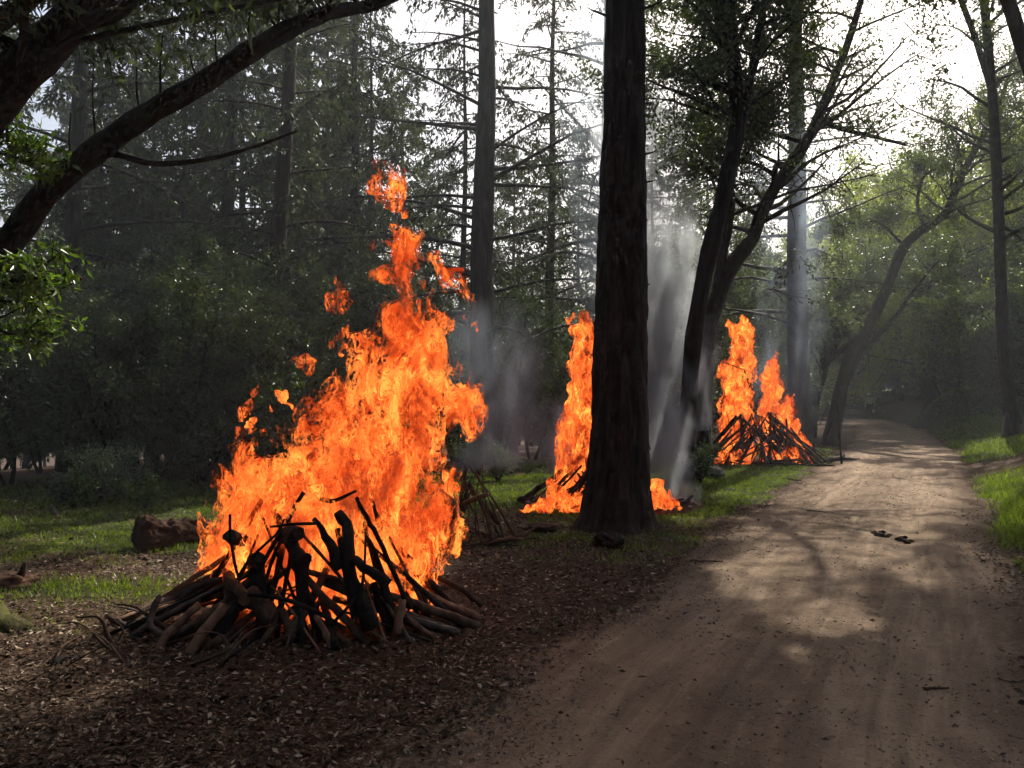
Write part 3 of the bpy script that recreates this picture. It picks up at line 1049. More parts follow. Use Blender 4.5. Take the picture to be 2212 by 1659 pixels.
Y12 = 26.0
place_broadleaf('oak_tree', 'thick mossy oak at the road edge with one long limb arching to the upper right', [
    [(1795, 945, Y12, 16.4), (1812, 860, Y12, 13.9), (1832, 780, Y12, 13.1), (1865, 720, Y12, 12.3), (1895, 670, Y12, 11.5), (1930, 590, Y12, 10.7), (1955, 530, Y12, 10.7), (2000, 490, Y12, 9.8), (2045, 460, Y12, 9.0), (2070, 400, Y12, 8.2), (2100, 340, Y12, 7.4), (2130, 290, Y12, 6.6), (2170, 210, Y12, 4.9), (2200, 100, Y12, 3.3)],
    [(1815, 860, Y12, 6.6), (1850, 780, Y12, 6.6), (1880, 740, Y12, 5.7), (1930, 690, Y12, 4.9), (1980, 620, Y12, 3.3), (2030, 560, Y12, 2.5)],
    [(1870, 712, Y12, 6.6), (1850, 690, Y12, 5.7), (1800, 690, Y12 + 0.4, 5.7), (1760, 690, Y12 + 0.7, 4.1)],
    [(1998, 490, Y12, 4.1), (1985, 440, Y12, 3.7), (1992, 395, Y12, 3.3), (2010, 370, Y12, 2.9), (2060, 350, Y12, 2.0)],
    [(1955, 530, Y12, 3.3), (1900, 480, Y12, 2.9), (1840, 480, Y12, 2.5), (1770, 500, Y12, 2.0)]],
    43, [((0,), dict(nbr=26, brlen=3.4, start=0.55, sub=7, twig=5, per=20, spread=0.12)), ((1, 2), dict(nbr=8, brlen=1.6, start=0.4, sub=5, twig=4, per=26, spread=0.1)), ((3, 4), dict(nbr=8, brlen=1.3, start=0.3, sub=5, twig=4, per=22, spread=0.1))], 'oak_bark', leafsize=(0.10, 0.05))

Yb = 31.0
place_broadleaf('oak_tree', 'crooked dark tree just behind the mossy oak, forking low toward the far fire', [
    [(1748, 900, Yb, 13), (1770, 820, Yb, 12), (1795, 750, Yb, 12), (1830, 700, Yb, 11), (1855, 660, Yb, 10), (1840, 620, Yb, 9), (1800, 640, Yb, 8), (1750, 690, Yb, 6)],
    [(1840, 690, Yb, 9), (1890, 655, Yb, 8), (1960, 640, Yb, 7), (2040, 600, Yb, 5), (2100, 540, Yb, 3)],
    [(1740, 860, Yb, 8), (1755, 810, Yb, 8), (1800, 770, Yb, 7), (1850, 730, Yb, 5)]],
    44, [((0, 1), dict(nbr=22, brlen=3.0, start=0.3, sub=7, twig=5, per=30, spread=0.12)), ((2,), dict(nbr=8, brlen=2.0, start=0.3, sub=5, twig=4, per=30, spread=0.12))], 'bay_bark', leafsize=(0.12, 0.06))

Yr = YG(912, 0.85)
place_broadleaf('oak_tree', 'straight dark tree standing alone on the grassy right bank near the picture edge', [
    [(2188, 915, Yr, 17), (2178, 840, Yr, 14), (2168, 740, Yr, 13), (2164, 600, Yr, 12), (2160, 450, Yr, 11), (2152, 250, Yr, 10), (2140, 80, Yr, 9), (2120, -120, Yr, 8), (2080, -330, Yr, 6), (2020, -560, Yr, 4)],
    [(2150, 200, Yr, 7), (2100, 40, Yr - 0.5, 6), (2020, -150, Yr - 1.5, 5), (1930, -320, Yr - 3, 4), (1840, -480, Yr - 4, 3)]],
    45, [((0,), dict(nbr=40, brlen=3.6, start=0.38, sub=8, twig=5, per=24, spread=0.13)), ((1,), dict(nbr=18, brlen=2.8, start=0.3, sub=7, twig=5, per=34, spread=0.12))], 'oak_bark', leafsize=(0.10, 0.048))

Ym = YG(885, 1.0)
place_broadleaf('oak_tree', 'dark cluster of stems fanning up behind the grassy mound', [
    [(2005, 892, 44, 11), (2002, 820, 44, 9), (1998, 760, 44, 8), (1975, 690, 44, 7), (1945, 640, 44, 5), (1930, 560, 44, 4)],
    [(2006, 880, 44, 8), (2020, 800, 44, 7), (2035, 720, 44, 6), (2050, 640, 44, 5), (2060, 500, 44, 4)],
    [(2007, 880, 44, 6), (2010, 780, 44, 6), (2012, 680, 44, 5), (2020, 540, 44, 4)],
    [(2010, 895, 44, 7), (2040, 880, 44, 7), (2080, 886, 44, 7), (2110, 870, 44, 6), (2128, 800, 44, 6), (2136, 730, 44, 5), (2160, 660, 44, 3)]],
    46, [((0, 1, 2, 3), dict(nbr=12, brlen=3.0, start=0.45, sub=6, twig=4, per=28, spread=0.14))], 'bay_bark', leafsize=(0.12, 0.06))

# spreading tree added mostly out of view to shade the near road
place_broadleaf('oak_tree', 'spreading tree added on the right bank, its crown above the picture shading the road', [
    [(2420, 1000, 12.5, 22), (2400, 800, 12.5, 20), (2350, 500, 12.4, 18), (2250, 200, 12.3, 16), (2150, -100, 12.2, 13), (2020, -350, 12.0, 10), (1850, -520, 11.7, 7), (1700, -640, 11.4, 4)],
    [(2150, -100, 12.2, 10), (2200, -350, 11.5, 8), (2200, -560, 10.8, 6), (2150, -760, 10.2, 4)],
    [(2250, 200, 12.3, 10), (2420, -100, 12.0, 8), (2500, -350, 11.6, 6), (2560, -560, 11, 4)],
    [(2200, 60, 12.2, 11), (2140, -180, 11.4, 9), (1960, -230, 10.9, 8), (1720, -200, 10.7, 6), (1460, -190, 10.5, 4)]],
    47, [((0, 1, 2), dict(nbr=22, brlen=2.8, start=0.55, sub=7, twig=5, per=26, spread=0.14)), ((3,), dict(nbr=34, brlen=1.9, start=0.35, sub=7, twig=5, per=30, spread=0.12))], 'oak_bark', leafsize=(0.14, 0.075))


def place_conifer(label, px, ybase, Y, width, H, seed, z0, nbr, blen, foliage, bark='fir_bark_grey', dead=0.3, spray=18, leanpx=0, yaw=None, name='fir_tree', carve=True):
    rng = np.random.default_rng(seed)
    x = (px - CX) / FPX * Y
    base = np.array([x, Y, gz(x, Y)])
    root = thing(name, label, 'tree', base)
    W = Wood(); F = []; D = []; TW = Wood()
    lean = leanpx / FPX * Y / ((855 + 0) / FPX * Y) * H
    conifer(W, F, D, base, H, width / 2 / FPX * Y, rng, z0, H * 0.97, nbr, blen, foliage, lean=(lean, 0), trunk_W=TW, dead=dead, spray=spray, yaw_bias=yaw)
    obj('trunk', TW.mesh('conifer_trunk', M[bark], base), root)
    obj('branches', W.mesh('conifer_branches', M[bark], base), root)
    obj('crown', leaf_mesh('conifer_crown', np.concatenate(F), 0.15, 0.05, rng, M['leaf_fir'], 0.2, base, np.concatenate(D), carve=carve), root)
    return root


place_conifer('grey fir with bare arching branches against the bright sky behind the tallest flame', 1036, 1000, 19.5, 66, 24, 51, 3.0, 88, 4.8, 0.75, dead=0.3, leanpx=14, yaw=0.0)
place_conifer('thin young fir just behind the sparse grey fir, on its left', 1000, 900, 23, 22, 15, 52, 3.0, 60, 2.6, 0.8, dead=0.2, leanpx=4)
place_conifer('slender fir midway between the sparse grey fir and the big trunk', 1185, 900, 25, 28, 19, 53, 2.0, 80, 3.4, 0.9, dead=0.2, leanpx=10)
place_conifer('pale grey fir half hidden directly behind the big dark trunk', 1296, 950, 22, 42, 26, 54, 3.0, 72, 5.0, 0.55, dead=0.4, leanpx=20, yaw=0.1)
place_conifer('tall grey conifer rising behind the far fire in blue smoke', 1722, 930, 23.5, 54, 27, 55, 3.6, 80, 4.8, 0.65, dead=0.3, leanpx=2, yaw=0.0)
place_conifer('tall shaggy fir standing above the left edge of the tallest flame', 580, 900, 18.5, 46, 24, 56, 2.6, 90, 3.8, 0.95, 'fir_bark', dead=0.1, leanpx=40)
place_conifer('fir behind the drooping bare branch at upper left centre', 470, 900, 22, 44, 22, 57, 3.0, 84, 3.6, 0.85, 'fir_bark_grey', dead=0.15, leanpx=30)
place_conifer('tall grey fir furthest to the left behind the leafy bay sprays', 150, 950, 17.5, 44, 24, 58, 2.4, 76, 3.8, 0.6, 'fir_bark_grey', dead=0.35, leanpx=14)
place_conifer('slim fir to the right of the shaggy fir behind the flame tip', 760, 900, 24, 30, 20, 59, 3.0, 70, 3.4, 0.9, 'fir_bark', dead=0.1, leanpx=6)


# ------------------------------------------------------------------ the wood behind: copies of a few trees
def proto_understory(seed, H, leaf, nst=2):
    rng = np.random.default_rng(seed)
    root = thing('bay_tree', 'x', 'tree')
    W = Wood(); B = Wood(); LP = []
    for s in range(nst):
        a = rng.random() * 6.283
        d = np.array([math.cos(a) * 0.35, math.sin(a) * 0.35, 1.0])
        P = limb((0.1 * math.cos(a), 0.1 * math.sin(a), -0.1), d, H * (0.75 + 0.3 * rng.random()), 12, rng, 0.13, (0, 0, 0.3))
        R = np.linspace(0.10, 0.015, 12)
        W.tube(P, R, 8, 0.12, rng)
        LP.append(grow_crown(B, [(P, R)], rng, 24, 2.6, 0.12, 6, 5, 18, 0.09, 0.2, 0.38))
    obj('trunk', W.mesh('understory_trunk', M['bay_bark']), root)
    obj('branches', B.mesh('understory_branches', M['bay_bark']), root)
    obj('crown', leaf_mesh('understory_crown', np.concatenate(LP), 0.12, 0.055, rng, M[leaf], 0.35, carve=False), root)
    return root


def proto_fir(seed, H, blen, fol):
    rng = np.random.default_rng(seed)
    root = thing('fir_tree', 'x', 'tree')
    W = Wood(); F = []; D = []; T = Wood()
    conifer(W, F, D, (0, 0, -0.1), H, 0.2, rng, H * 0.08, H * 0.98, 90, blen, fol, trunk_W=T, dead=0.1, spray=17, sides=8)
    obj('trunk', T.mesh('wood_fir_trunk', M['fir_bark_grey']), root)
    obj('branches', W.mesh('wood_fir_branches', M['fir_bark_grey']), root)
    obj('crown', leaf_mesh('wood_fir_crown', np.concatenate(F), 0.20, 0.075, rng, M['leaf_fir'], 0.2, dirs=np.concatenate(D), carve=False), root)
    return root


P_BAY = [proto_understory(61, 8.5, 'leaf_bay'), proto_understory(62, 7.0, 'leaf_oak', 3), proto_understory(63, 9.5, 'leaf_bay', 2)]
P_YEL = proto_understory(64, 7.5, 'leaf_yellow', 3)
P_FIR = [proto_fir(65, 20, 3.4, 0.95), proto_fir(66, 16, 3.0, 0.95)]
_used = set()


def put(proto, x, y, s, rot, label, group=None):
    z = gz(x, y)
    if proto.name not in _used:
        _used.add(proto.name)
        proto.location = (x, y, z); proto.scale = (s, s, s); proto.rotation_euler = (0, 0, rot)
        proto['label'] = label
        if group:
            proto['group'] = group
        return proto
    return copy_tree(proto, (x, y, z), rot, s, label, group)


def shades_lit(x, y, H, R):
    z = np.linspace(0.25, 1.0, 6) * H
    sx = x - z * _sx; sy = y - z * _sy
    px, py = to_px(sx, sy)
    for cx_, cy_, rx, ry in LIT[:13]:
        if np.any((np.hypot((px - cx_) / (rx + R / np.maximum(sy, 1) * FPX * 0.6), (py - cy_) / (ry + 10)) < 1) & (sy > 2)):
            return True
    return False


ORD = ['first', 'second', 'third', 'fourth', 'fifth', 'sixth', 'seventh', 'eighth', 'ninth', 'tenth', 'eleventh', 'twelfth', 'thirteenth', 'fourteenth', 'fifteenth', 'sixteenth', 'seventeenth', 'eighteenth', 'nineteenth', 'twentieth', 'twenty-first', 'twenty-second', 'twenty-third', 'twenty-fourth', 'twenty-fifth', 'twenty-sixth', 'twenty-seventh', 'twenty-eighth', 'twenty-ninth', 'thirtieth']


def number(objs, text):
    objs.sort(key=lambda q: q[0])
    for i_, (_, o_) in enumerate(objs):
        o_['label'] = text.format(ORD[i_])


def build_wood():
    rng = np.random.default_rng(77)
    placed = []

    def free(x, y, d):
        return all(math.hypot(x - a, y - b_) > d for a, b_ in placed)

    us = []
    # understory right behind the clearing, left and centre (picture x, distance, kind, scale)
    for px, Y, kd, s in [(20, 14.5, 0, 0.40), (150, 15.0, 1, 0.50), (250, 14.6, 2, 0.40), (345, 15.6, 0, 0.52), (440, 15.0, 1, 0.55), (540, 16.5, 2, 0.46), (640, 17.2, 0, 0.5), (720, 18.5, 1, 0.62), (820, 19.5, 2, 0.5), (905, 19.0, 0, 0.52), (985, 22, 1, 0.7), (1080, 21, 2, 0.46), (1150, 23, 0, 0.55), (1240, 22, 1, 0.66), (1330, 24, 2, 0.6), (1420, 23, 0, 0.7), (1500, 25, 1, 0.85), (1590, 26.5, 2, 0.75), (1660, 28, 0, 0.8), (90, 19, 2, 0.4), (250, 19.5, 0, 0.62), (400, 20, 1, 0.8), (560, 21, 2, 0.62), (-160, 13.5, 0, 0.7), (300, 17.5, 1, 0.55), (480, 18, 0, 0.6), (690, 22, 1, 0.75)]:
        x = (px - CX) / FPX * Y
        placed.append((x, Y))
        us.append((px, put(P_BAY[kd], x, Y, s, rng.random() * 6.28, 'x', 'understory trees behind the clearing')))
    us.sort(key=lambda q: q[0])
    for i_, (_, o_) in enumerate(us):
        o_['label'] = f'shaded dark-leaved understory tree at the clearing edge, {ORD[i_]} from the left'
    # deeper wood
    n = 0; tries = 0
    while n < 95 and tries < 6000:
        tries += 1
        Y = 24 + rng.random() ** 0.8 * 46
        x = (rng.random() * 2 - 1) * (Y * 0.78)
        if abs(x - float(road_x(Y))) < 4.2 or not free(x, Y, 2.3):
            continue
        pxx = CX + x / Y * FPX
        if pxx > 1650 and Y < 52 and x > road_x(Y) - 4 and shades_lit(x, Y, 8, 2):
            continue
        if pxx < 860 and rng.random() < (0.8 if pxx < 260 else 0.45):
            continue
        if 1740 < pxx < 1990 and Y < 57:
            continue
        placed.append((x, Y)); n += 1
        s = 0.75 + 0.5 * rng.random()
        if pxx < 860:
            s *= 0.8
        # the sky stays open above the middle and the right
        if 860 < pxx < 1500:
            s *= 0.72
        if pxx > 1700:
            s *= 0.75
        put(P_BAY[rng.integers(3)], x, Y, s, rng.random() * 6.28, 'dim leafy tree deep in the wood beyond the fires', 'leafy trees deep in the wood')
    n = 0; tries = 0; fs = []
    for pxx, Y, kd, s in [(330, 27, 1, 1.0), (395, 25, 0, 0.8), (520, 27, 1, 1.1), (665, 24, 0, 0.85), (705, 28, 1, 1.1), (800, 24, 0, 0.75), (870, 28, 1, 0.9), (215, 26, 1, 0.9), (285, 31, 0, 1.0), (440, 31, 0, 1.1), (610, 30, 1, 1.2), (745, 33, 0, 1.0)]:
        x = (pxx - CX) / FPX * Y
        placed.append((x, Y))
        fs.append((pxx, put(P_FIR[kd], x, Y, s, rng.random() * 6.28, 'x', 'firs in the stand on the left')))
    while n < 16 and tries < 3000:
        tries += 1
        Y = 26 + rng.random() * 34
        pxx = -150 + rng.random() * 1000
        x = (pxx - CX) / FPX * Y
        if not free(x, Y, 2.0):
            continue
        placed.append((x, Y)); n += 1
        fs.append((pxx, put(P_FIR[rng.integers(2)], x, Y, 0.8 + 0.45 * rng.random(), rng.random() * 6.28, 'x', 'firs in the stand on the left')))
    number(fs, 'tall fir in the dense stand behind the tallest flame, {} from the left')
    fs = []
    for px, Y, kd, s in [(1110, 34, 1, 0.85), (1250, 38, 0, 0.8), (945, 36, 1, 0.9), (1410, 36, 1, 1.0), (1530, 44, 0, 0.95), (1060, 44, 0, 0.9), (1190, 50, 0, 1.0), (1330, 46, 0, 0.9), (1480, 38, 1, 0.9), (1620, 42, 0, 0.9)]:
        x = (px - CX) / FPX * Y
        fs.append((px, put(P_FIR[kd], x, Y, s, rng.random() * 6.28, 'x', 'distant firs mid-picture')))
    number(fs, 'distant hazy fir seen through the bare branches mid-picture, {} from the left')
    fs = []
    # sunlit yellow-green trees beyond the bend
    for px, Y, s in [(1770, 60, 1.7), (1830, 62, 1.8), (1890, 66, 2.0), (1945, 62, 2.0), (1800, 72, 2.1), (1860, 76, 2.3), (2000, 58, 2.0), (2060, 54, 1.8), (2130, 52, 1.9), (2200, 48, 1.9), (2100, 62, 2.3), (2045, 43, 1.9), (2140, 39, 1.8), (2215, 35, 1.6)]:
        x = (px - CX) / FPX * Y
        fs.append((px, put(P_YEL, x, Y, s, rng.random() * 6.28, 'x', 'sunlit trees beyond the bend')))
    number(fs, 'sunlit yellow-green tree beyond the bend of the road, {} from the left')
    fs = []
    # slim dark trunks right of the road bend
    for px, Y, s in [(2060, 47, 1.0), (1925, 64, 1.0), (1850, 64, 0.9), (1790, 62, 0.9), (2120, 40, 0.85), (2190, 34, 0.9), (2280, 30, 1.0), (1980, 60, 1.0), (2150, 44, 1.2), (2230, 40, 1.2)]:
        x = (px - CX) / FPX * Y
        fs.append((px, put(P_BAY[rng.integers(3)], x, Y, s, rng.random() * 6.28, 'x', 'trees around the road bend')))
    number(fs, 'dark leafy tree around the bend of the road, {} from the left')

    # more of the same wood, added out of view to block sky light
    for x, y, kd, s in [(-9, 1.5, 0, 1.25), (-7, -6, 1, 1.4), (-1.5, -9, 2, 1.35), (5, -9.5, 0, 1.3), (10, -3.5, 1, 1.4), (10.5, 3.5, 2, 1.2), (-13, 6.5, 1, 1.3), (14, 8, 0, 1.2), (-13, -3, 2, 1.4), (15, 0, 2, 1.4), (1, -14, 1, 1.5), (-12, 10.5, 2, 1.1)]:
        put(P_BAY[kd], x, y, s, rng.random() * 6.28, 'unseen leafy tree added beside and behind the viewpoint to block sky light', 'trees behind the viewpoint')
    for x, y, kd, s in [(-6, -11, 0, 1.3), (4, -14, 1, 1.5), (9, -8, 0, 1.3), (-11, -8, 1, 1.4), (-10.5, 4.2, 0, 1.1)]:
        put(P_FIR[kd], x, y, s, rng.random() * 6.28, 'unseen tall fir added behind the viewpoint to block sky light', 'firs behind the viewpoint')


build_wood()


# ------------------------------------------------------------------ small shrubs at the meadow edge
def shrub(name, label, px, py, Y, h, seed, leaf, L=0.05, W_=0.022, dens=1.0, group=None):
    rng = np.random.default_rng(seed)
    x = (px - CX) / FPX * Y
    base = np.array([x, Y, gz(x, Y)])
    root = thing(name, label, 'shrub', base, group)
    B = Wood(); LP = []
    for s in range(int(9 * dens)):
        a = rng.random() * 6.283
        P = limb(base + [0, 0, -0.03], (math.cos(a) * 0.4, math.sin(a) * 0.4, 1), h * (0.6 + 0.5 * rng.random()), 6, rng, 0.12)
        B.tube(P, np.linspace(0.012, 0.003, 6), 4)
        for t in range(14):
            q = 0.25 + 0.75 * rng.random(); i = min(int(q * 5), 4)
            p = P[i] + (P[i + 1] - P[i]) * (q * 5 - i)
            LP.append(p + rng.normal(size=(22, 3)) * np.array([0.09, 0.09, 0.06]) * h)
    obj('stem', B.mesh(name + '_stem', M['bay_bark'], base), root)
    obj('foliage', leaf_mesh(name + '_foliage', np.concatenate(LP), L, W_, rng, M[leaf], -0.4, base, carve=False), root)
    return root


shrub('grey_shrub', 'pale grey-green bushy shrub at the shaded edge of the meadow', 222, 1105, 12.2, 1.0, 81, 'leaf_grey', 0.06, 0.02, 1.6)
shrub('sapling', 'thin leafy sapling just right of the pale grey-green shrub', 275, 1100, 12.4, 0.75, 82, 'leaf_grey', 0.05, 0.022, 0.5)
shrub('sapling', 'light green sapling just left of the pale grey-green shrub', 195, 1115, 11.8, 0.65, 83, 'leaf_bay_bright', 0.05, 0.024, 0.6)
shrub('sapling', 'small bright sapling behind the rotten log', 312, 1115, 11.4, 0.55, 84, 'leaf_bay_bright', 0.05, 0.025, 0.5)
shrub('wild_shrub', 'low wild shrub at the left picture edge under the dark trees', 140, 1120, 12.0, 0.5, 85, 'leaf_grey', 0.05, 0.02, 0.8)
shrub('wild_shrub', 'loose twiggy shrub in the grass between the two nearer fires', 1075, 1060, 14.6, 0.9, 86, 'leaf_grey', 0.05, 0.018, 1.0)
shrub('wild_shrub', 'airy shrub right behind the burning brush in the middle meadow', 1035, 1040, 16.0, 1.1, 87, 'leaf_bay_bright', 0.05, 0.02, 0.8)
shrub('wild_shrub', 'leafy shrub at the foot of the leaning tree by the far fire', 1512, 1010, 14.5, 0.75, 88, 'leaf_bay', 0.06, 0.026, 1.0)


# ------------------------------------------------------------------ burn piles: every stick its own object
def stick(name, label, pts, radii, mat, rng, sides=9, cat='log', group=None, rough=0.32, end=True, kink=0.3):
    pts = np.asarray(pts, float)
    L = np.linalg.norm(np.diff(pts, axis=0), axis=1).sum()
    n = max(8, min(26, int(L / 0.06)))
    P = smooth_path(pts, n)
    R = np.interp(np.linspace(0, 1, n), np.linspace(0, 1, len(radii)), radii)
    P = P + rng.normal(size=P.shape) * R[:, None] * kink * 0.5
    R = R * (1 + 0.14 * (fbm(np.arange(n) * 0.5 + rng.random() * 20, np.zeros(n), np.zeros(n), 2) - 0.5) * 2)
    base = P[0].copy()
    w = Wood()
    w.tube(P, R, sides, rough, rng, cap=True)
    V = np.concatenate(w.V) - base
    Q = np.concatenate(w.Q); T = np.concatenate(w.T)
    mi = np.concatenate([np.zeros(len(Q), int), np.ones(len(T), int)])
    me = mesh_from(name, V, [Q, T], [M[mat], M['cut_wood'] if end and mat != 'log_char' else M['log_char']], mi)
    me.polygons.foreach_set('use_smooth', mi == 0)
    o = obj(name, me, None, base, label=label, category=cat)
    if group:
        o['group'] = group
    return o


def r7(x, y):
    return 0.5 * x, 1055.5 + 0.5 * y


def L7(label, pts, r, Y0=None, Y1=None, mat='log_char', r1=None, name='log', rng=np.random.default_rng(90)):
    """log drawn in pile coordinates; first point is the foot"""
    q = [r7(a, b_) for a, b_ in pts]
    if Y0 is None:
        Y0 = YG(q[0][1] - 4)
    if Y1 is None:
        Y1 = Y0 + 0.08
    Ys = np.linspace(Y0, Y1, len(q))
    P = [PX(a, b_, yy) for (a, b_), yy in zip(q, Ys)]
    ra = 0.5 * r / FPX * Y0; rb = 0.5 * (r1 if r1 is not None else r * 0.8) / FPX * Y1
    stick(name, label, P, [ra, rb], mat, rng, 11 if r > 14 else 7)


G1 = 'sticks and logs heaped in the nearest burn pile'
L7('pale-barked log leaning at the left front of the nearest pile, its lower end curved', [(680, 715), (715, 640), (780, 580), (870, 490)], 21, mat='log_red', Y1=5.12)
L7('straight reddish log beside the curved pale one at the front of the nearest pile', [(815, 730), (870, 640), (925, 570), (975, 495)], 26, mat='log_red', Y1=5.1)
L7('black arching limb reaching over the left shoulder of the nearest pile', [(560, 640), (660, 585), (770, 500), (880, 412), (985, 392)], 21, Y0=5.5, Y1=5.6)
L7('short thick log leaning right from the end of the arching limb', [(1065, 470), (985, 378)], 27, 5.15, 5.5, mat='log_bark', r1=24)
L7('broad black log in shadow between the reddish log and the pile centre', [(945, 640), (1000, 540), (1075, 455)], 36, 5.12, 5.3)
L7('long thin limb bowed like a hoop across the front of the nearest pile', [(1490, 600), (1430, 560), (1340, 512), (1220, 470), (1075, 452)], 11, 5.0, 5.0, mat='log_char')
L7('stout split chunk of wood under the bowed limb', [(1190, 555), (1140, 505), (1095, 455)], 42, 5.15, 5.25, mat='log_bark', r1=38)
L7('thick upright log standing just behind the split chunk', [(1140, 500), (1120, 410), (1095, 345)], 30, 5.3, 5.4, mat='log_char')
L7('sawn round log with a pale end glowing in the flames', [(1150, 450), (1130, 345), (1120, 295)], 24, 5.4, 5.4, mat='log_bark')
L7('black log end facing the camera high in the left flames', [(1045, 225), (1000, 205)], 36, 5.65, 5.3)
L7('black log end beside the first, slightly lower in the flames', [(1090, 330), (1120, 290)], 30, 5.6, 5.35)
L7('round-ended black block perched at the pile centre', [(1240, 210), (1290, 190)], 36, 5.5, 5.25)
L7('short fat charred block hanging below the round-ended block', [(1320, 315), (1255, 225)], 34, 5.2, 5.35, r1=28)
L7('straight upright charred post below the charred block', [(1295, 650), (1300, 520), (1322, 315)], 23, 5.2, 5.25, r1=20)
L7('thin vertical charred twig at the left of the flames', [(1038, 390), (1015, 300), (1000, 200), (997, 108)], 7, 5.1, 5.15, name='stick')
L7('thin crooked twig slanting up to the right in the flames', [(1040, 385), (1060, 330), (1140, 245), (1200, 190), (1232, 128)], 9, 5.05, 5.15, name='stick', r1=4)
L7('thin nearly level twig crossing high in front of the flames', [(1365, 148), (1270, 150), (1170, 162)], 7, 5.2, 5.1, name='stick')
L7('black limb tapering upward left of the thick curved limb', [(1470, 345), (1440, 260), (1395, 180), (1360, 128)], 24, 5.2, 5.3, r1=10)
L7('thick black curved limb standing at the pile centre', [(1610, 600), (1560, 490), (1505, 340), (1512, 230), (1500, 160), (1472, 108)], 36, 5.1, 5.4, r1=22)
L7('long thin pole leaning left out of the pile into the flames', [(1775, 520), (1725, 410), (1645, 225), (1590, 130), (1540, 35)], 13, 5.35, 5.45, r1=9, name='stick')
L7('hooked charred limb between the curved limb and the long pole', [(1700, 560), (1660, 400), (1620, 270), (1572, 178)], 18, 5.35, 5.5, r1=9)
L7('short thick charred limb branching off the curved limb toward the road', [(1675, 405), (1610, 360), (1530, 300)], 24, 5.1, 5.2)
L7('charred forked scrap of wood floating high in the flames', [(1375, 38), (1440, 52), (1540, 8)], 12, 5.6, 5.5, r1=6)
L7('small jagged charred stub at the top of the flames left of the scrap', [(1315, 95), (1285, 42)], 13, 5.7, 5.7, r1=7)
L7('thin charred spike right of the long pole', [(1660, 230), (1630, 130), (1612, 52)], 9, 5.6, 5.6, name='stick')
L7('long pole at the right side of the pile lying nearest the road', [(2050, 565), (1900, 450), (1730, 318)], 17, 5.75, 5.7, mat='log_bark')
L7('grey split board at the right side of the pile', [(2085, 500), (1960, 410), (1730, 310)], 14, 5.95, 5.8, mat='log_bark')
L7('brown pole between the board and the road-side pole', [(1960, 560), (1850, 440), (1745, 330)], 14, 5.75, 5.75, mat='log_bark')
L7('short upright pale log at the right front of the pile', [(1715, 622), (1728, 550), (1738, 480)], 21, 5.2, 5.3, mat='log_red')
L7('dark upright limb behind the short pale log', [(1690, 600), (1650, 500), (1615, 400)], 22, 5.35, 5.45)
L7('stubby dark upright limb at the right of the pile', [(1835, 540), (1832, 430)], 18, 5.6, 5.6, mat='log_bark')
L7('short pale log leaning left at the bottom front centre', [(1437, 682), (1410, 610), (1368, 545)], 16, 5.02, 5.2, mat='log_red')
L7('brown log tipped forward under the bowed limb', [(1272, 648), (1250, 590), (1225, 520)], 20, 5.08, 5.25, mat='log_bark')
L7('thin looping stick bent down across the thick curved limb', [(1430, 590), (1500, 510), (1560, 430), (1578, 320), (1582, 195)], 8, 4.98, 5.05, name='stick', r1=5)
L7('long grey limb lying low along the left of the pile', [(300, 765), (400, 690), (560, 600), (700, 500), (840, 400)], 15, 4.9, 5.8, mat='log_bark')
L7('thick dark limb under the arching limb on the left', [(560, 660), (680, 570), (830, 480)], 22, 5.2, 5.5)
L7('pale bent branch curling down at the left of the pile', [(790, 670), (700, 620), (655, 580), (670, 510), (700, 460)], 15, 5.1, 5.3, mat='dead_wood', r1=11)
L7('sawn log stub poking out toward the meadow', [(545, 585), (465, 545)], 14, 5.3, 5.2, mat='dead_wood')
L7('fat dark log lying at the far left end of the pile', [(235, 765), (330, 745)], 38, 4.75, 4.85)
L7('short brown log lying behind the fat dark one', [(385, 775), (510, 750)], 17, 4.72, 4.8, mat='log_red')
L7('long branch lying on the leaves in front toward the road', [(1765, 730), (1860, 655), (1975, 575)], 10, mat='log_bark', Y1=5.55, name='branch')
L7('short branch lying on the leaves in front of the pile centre', [(1520, 755), (1575, 735), (1635, 712)], 10, mat='log_bark', Y1=4.98, name='branch')
L7('long dark branch lying flat in front of the pile', [(1000, 785), (1160, 795), (1345, 815)], 11, mat='log_bark', Y0=4.68, Y1=4.6, name='branch')
L7('very long thin pole lying flat along the front of the pile', [(560, 800), (820, 775), (1100, 752), (1350, 742)], 7, mat='dead_wood', Y0=4.62, Y1=4.84, name='branch')
L7('second thin pole lying flat behind the first', [(330, 800), (640, 745), (900, 700)], 9, mat='log_bark', Y0=4.62, Y1=5.0, name='branch')


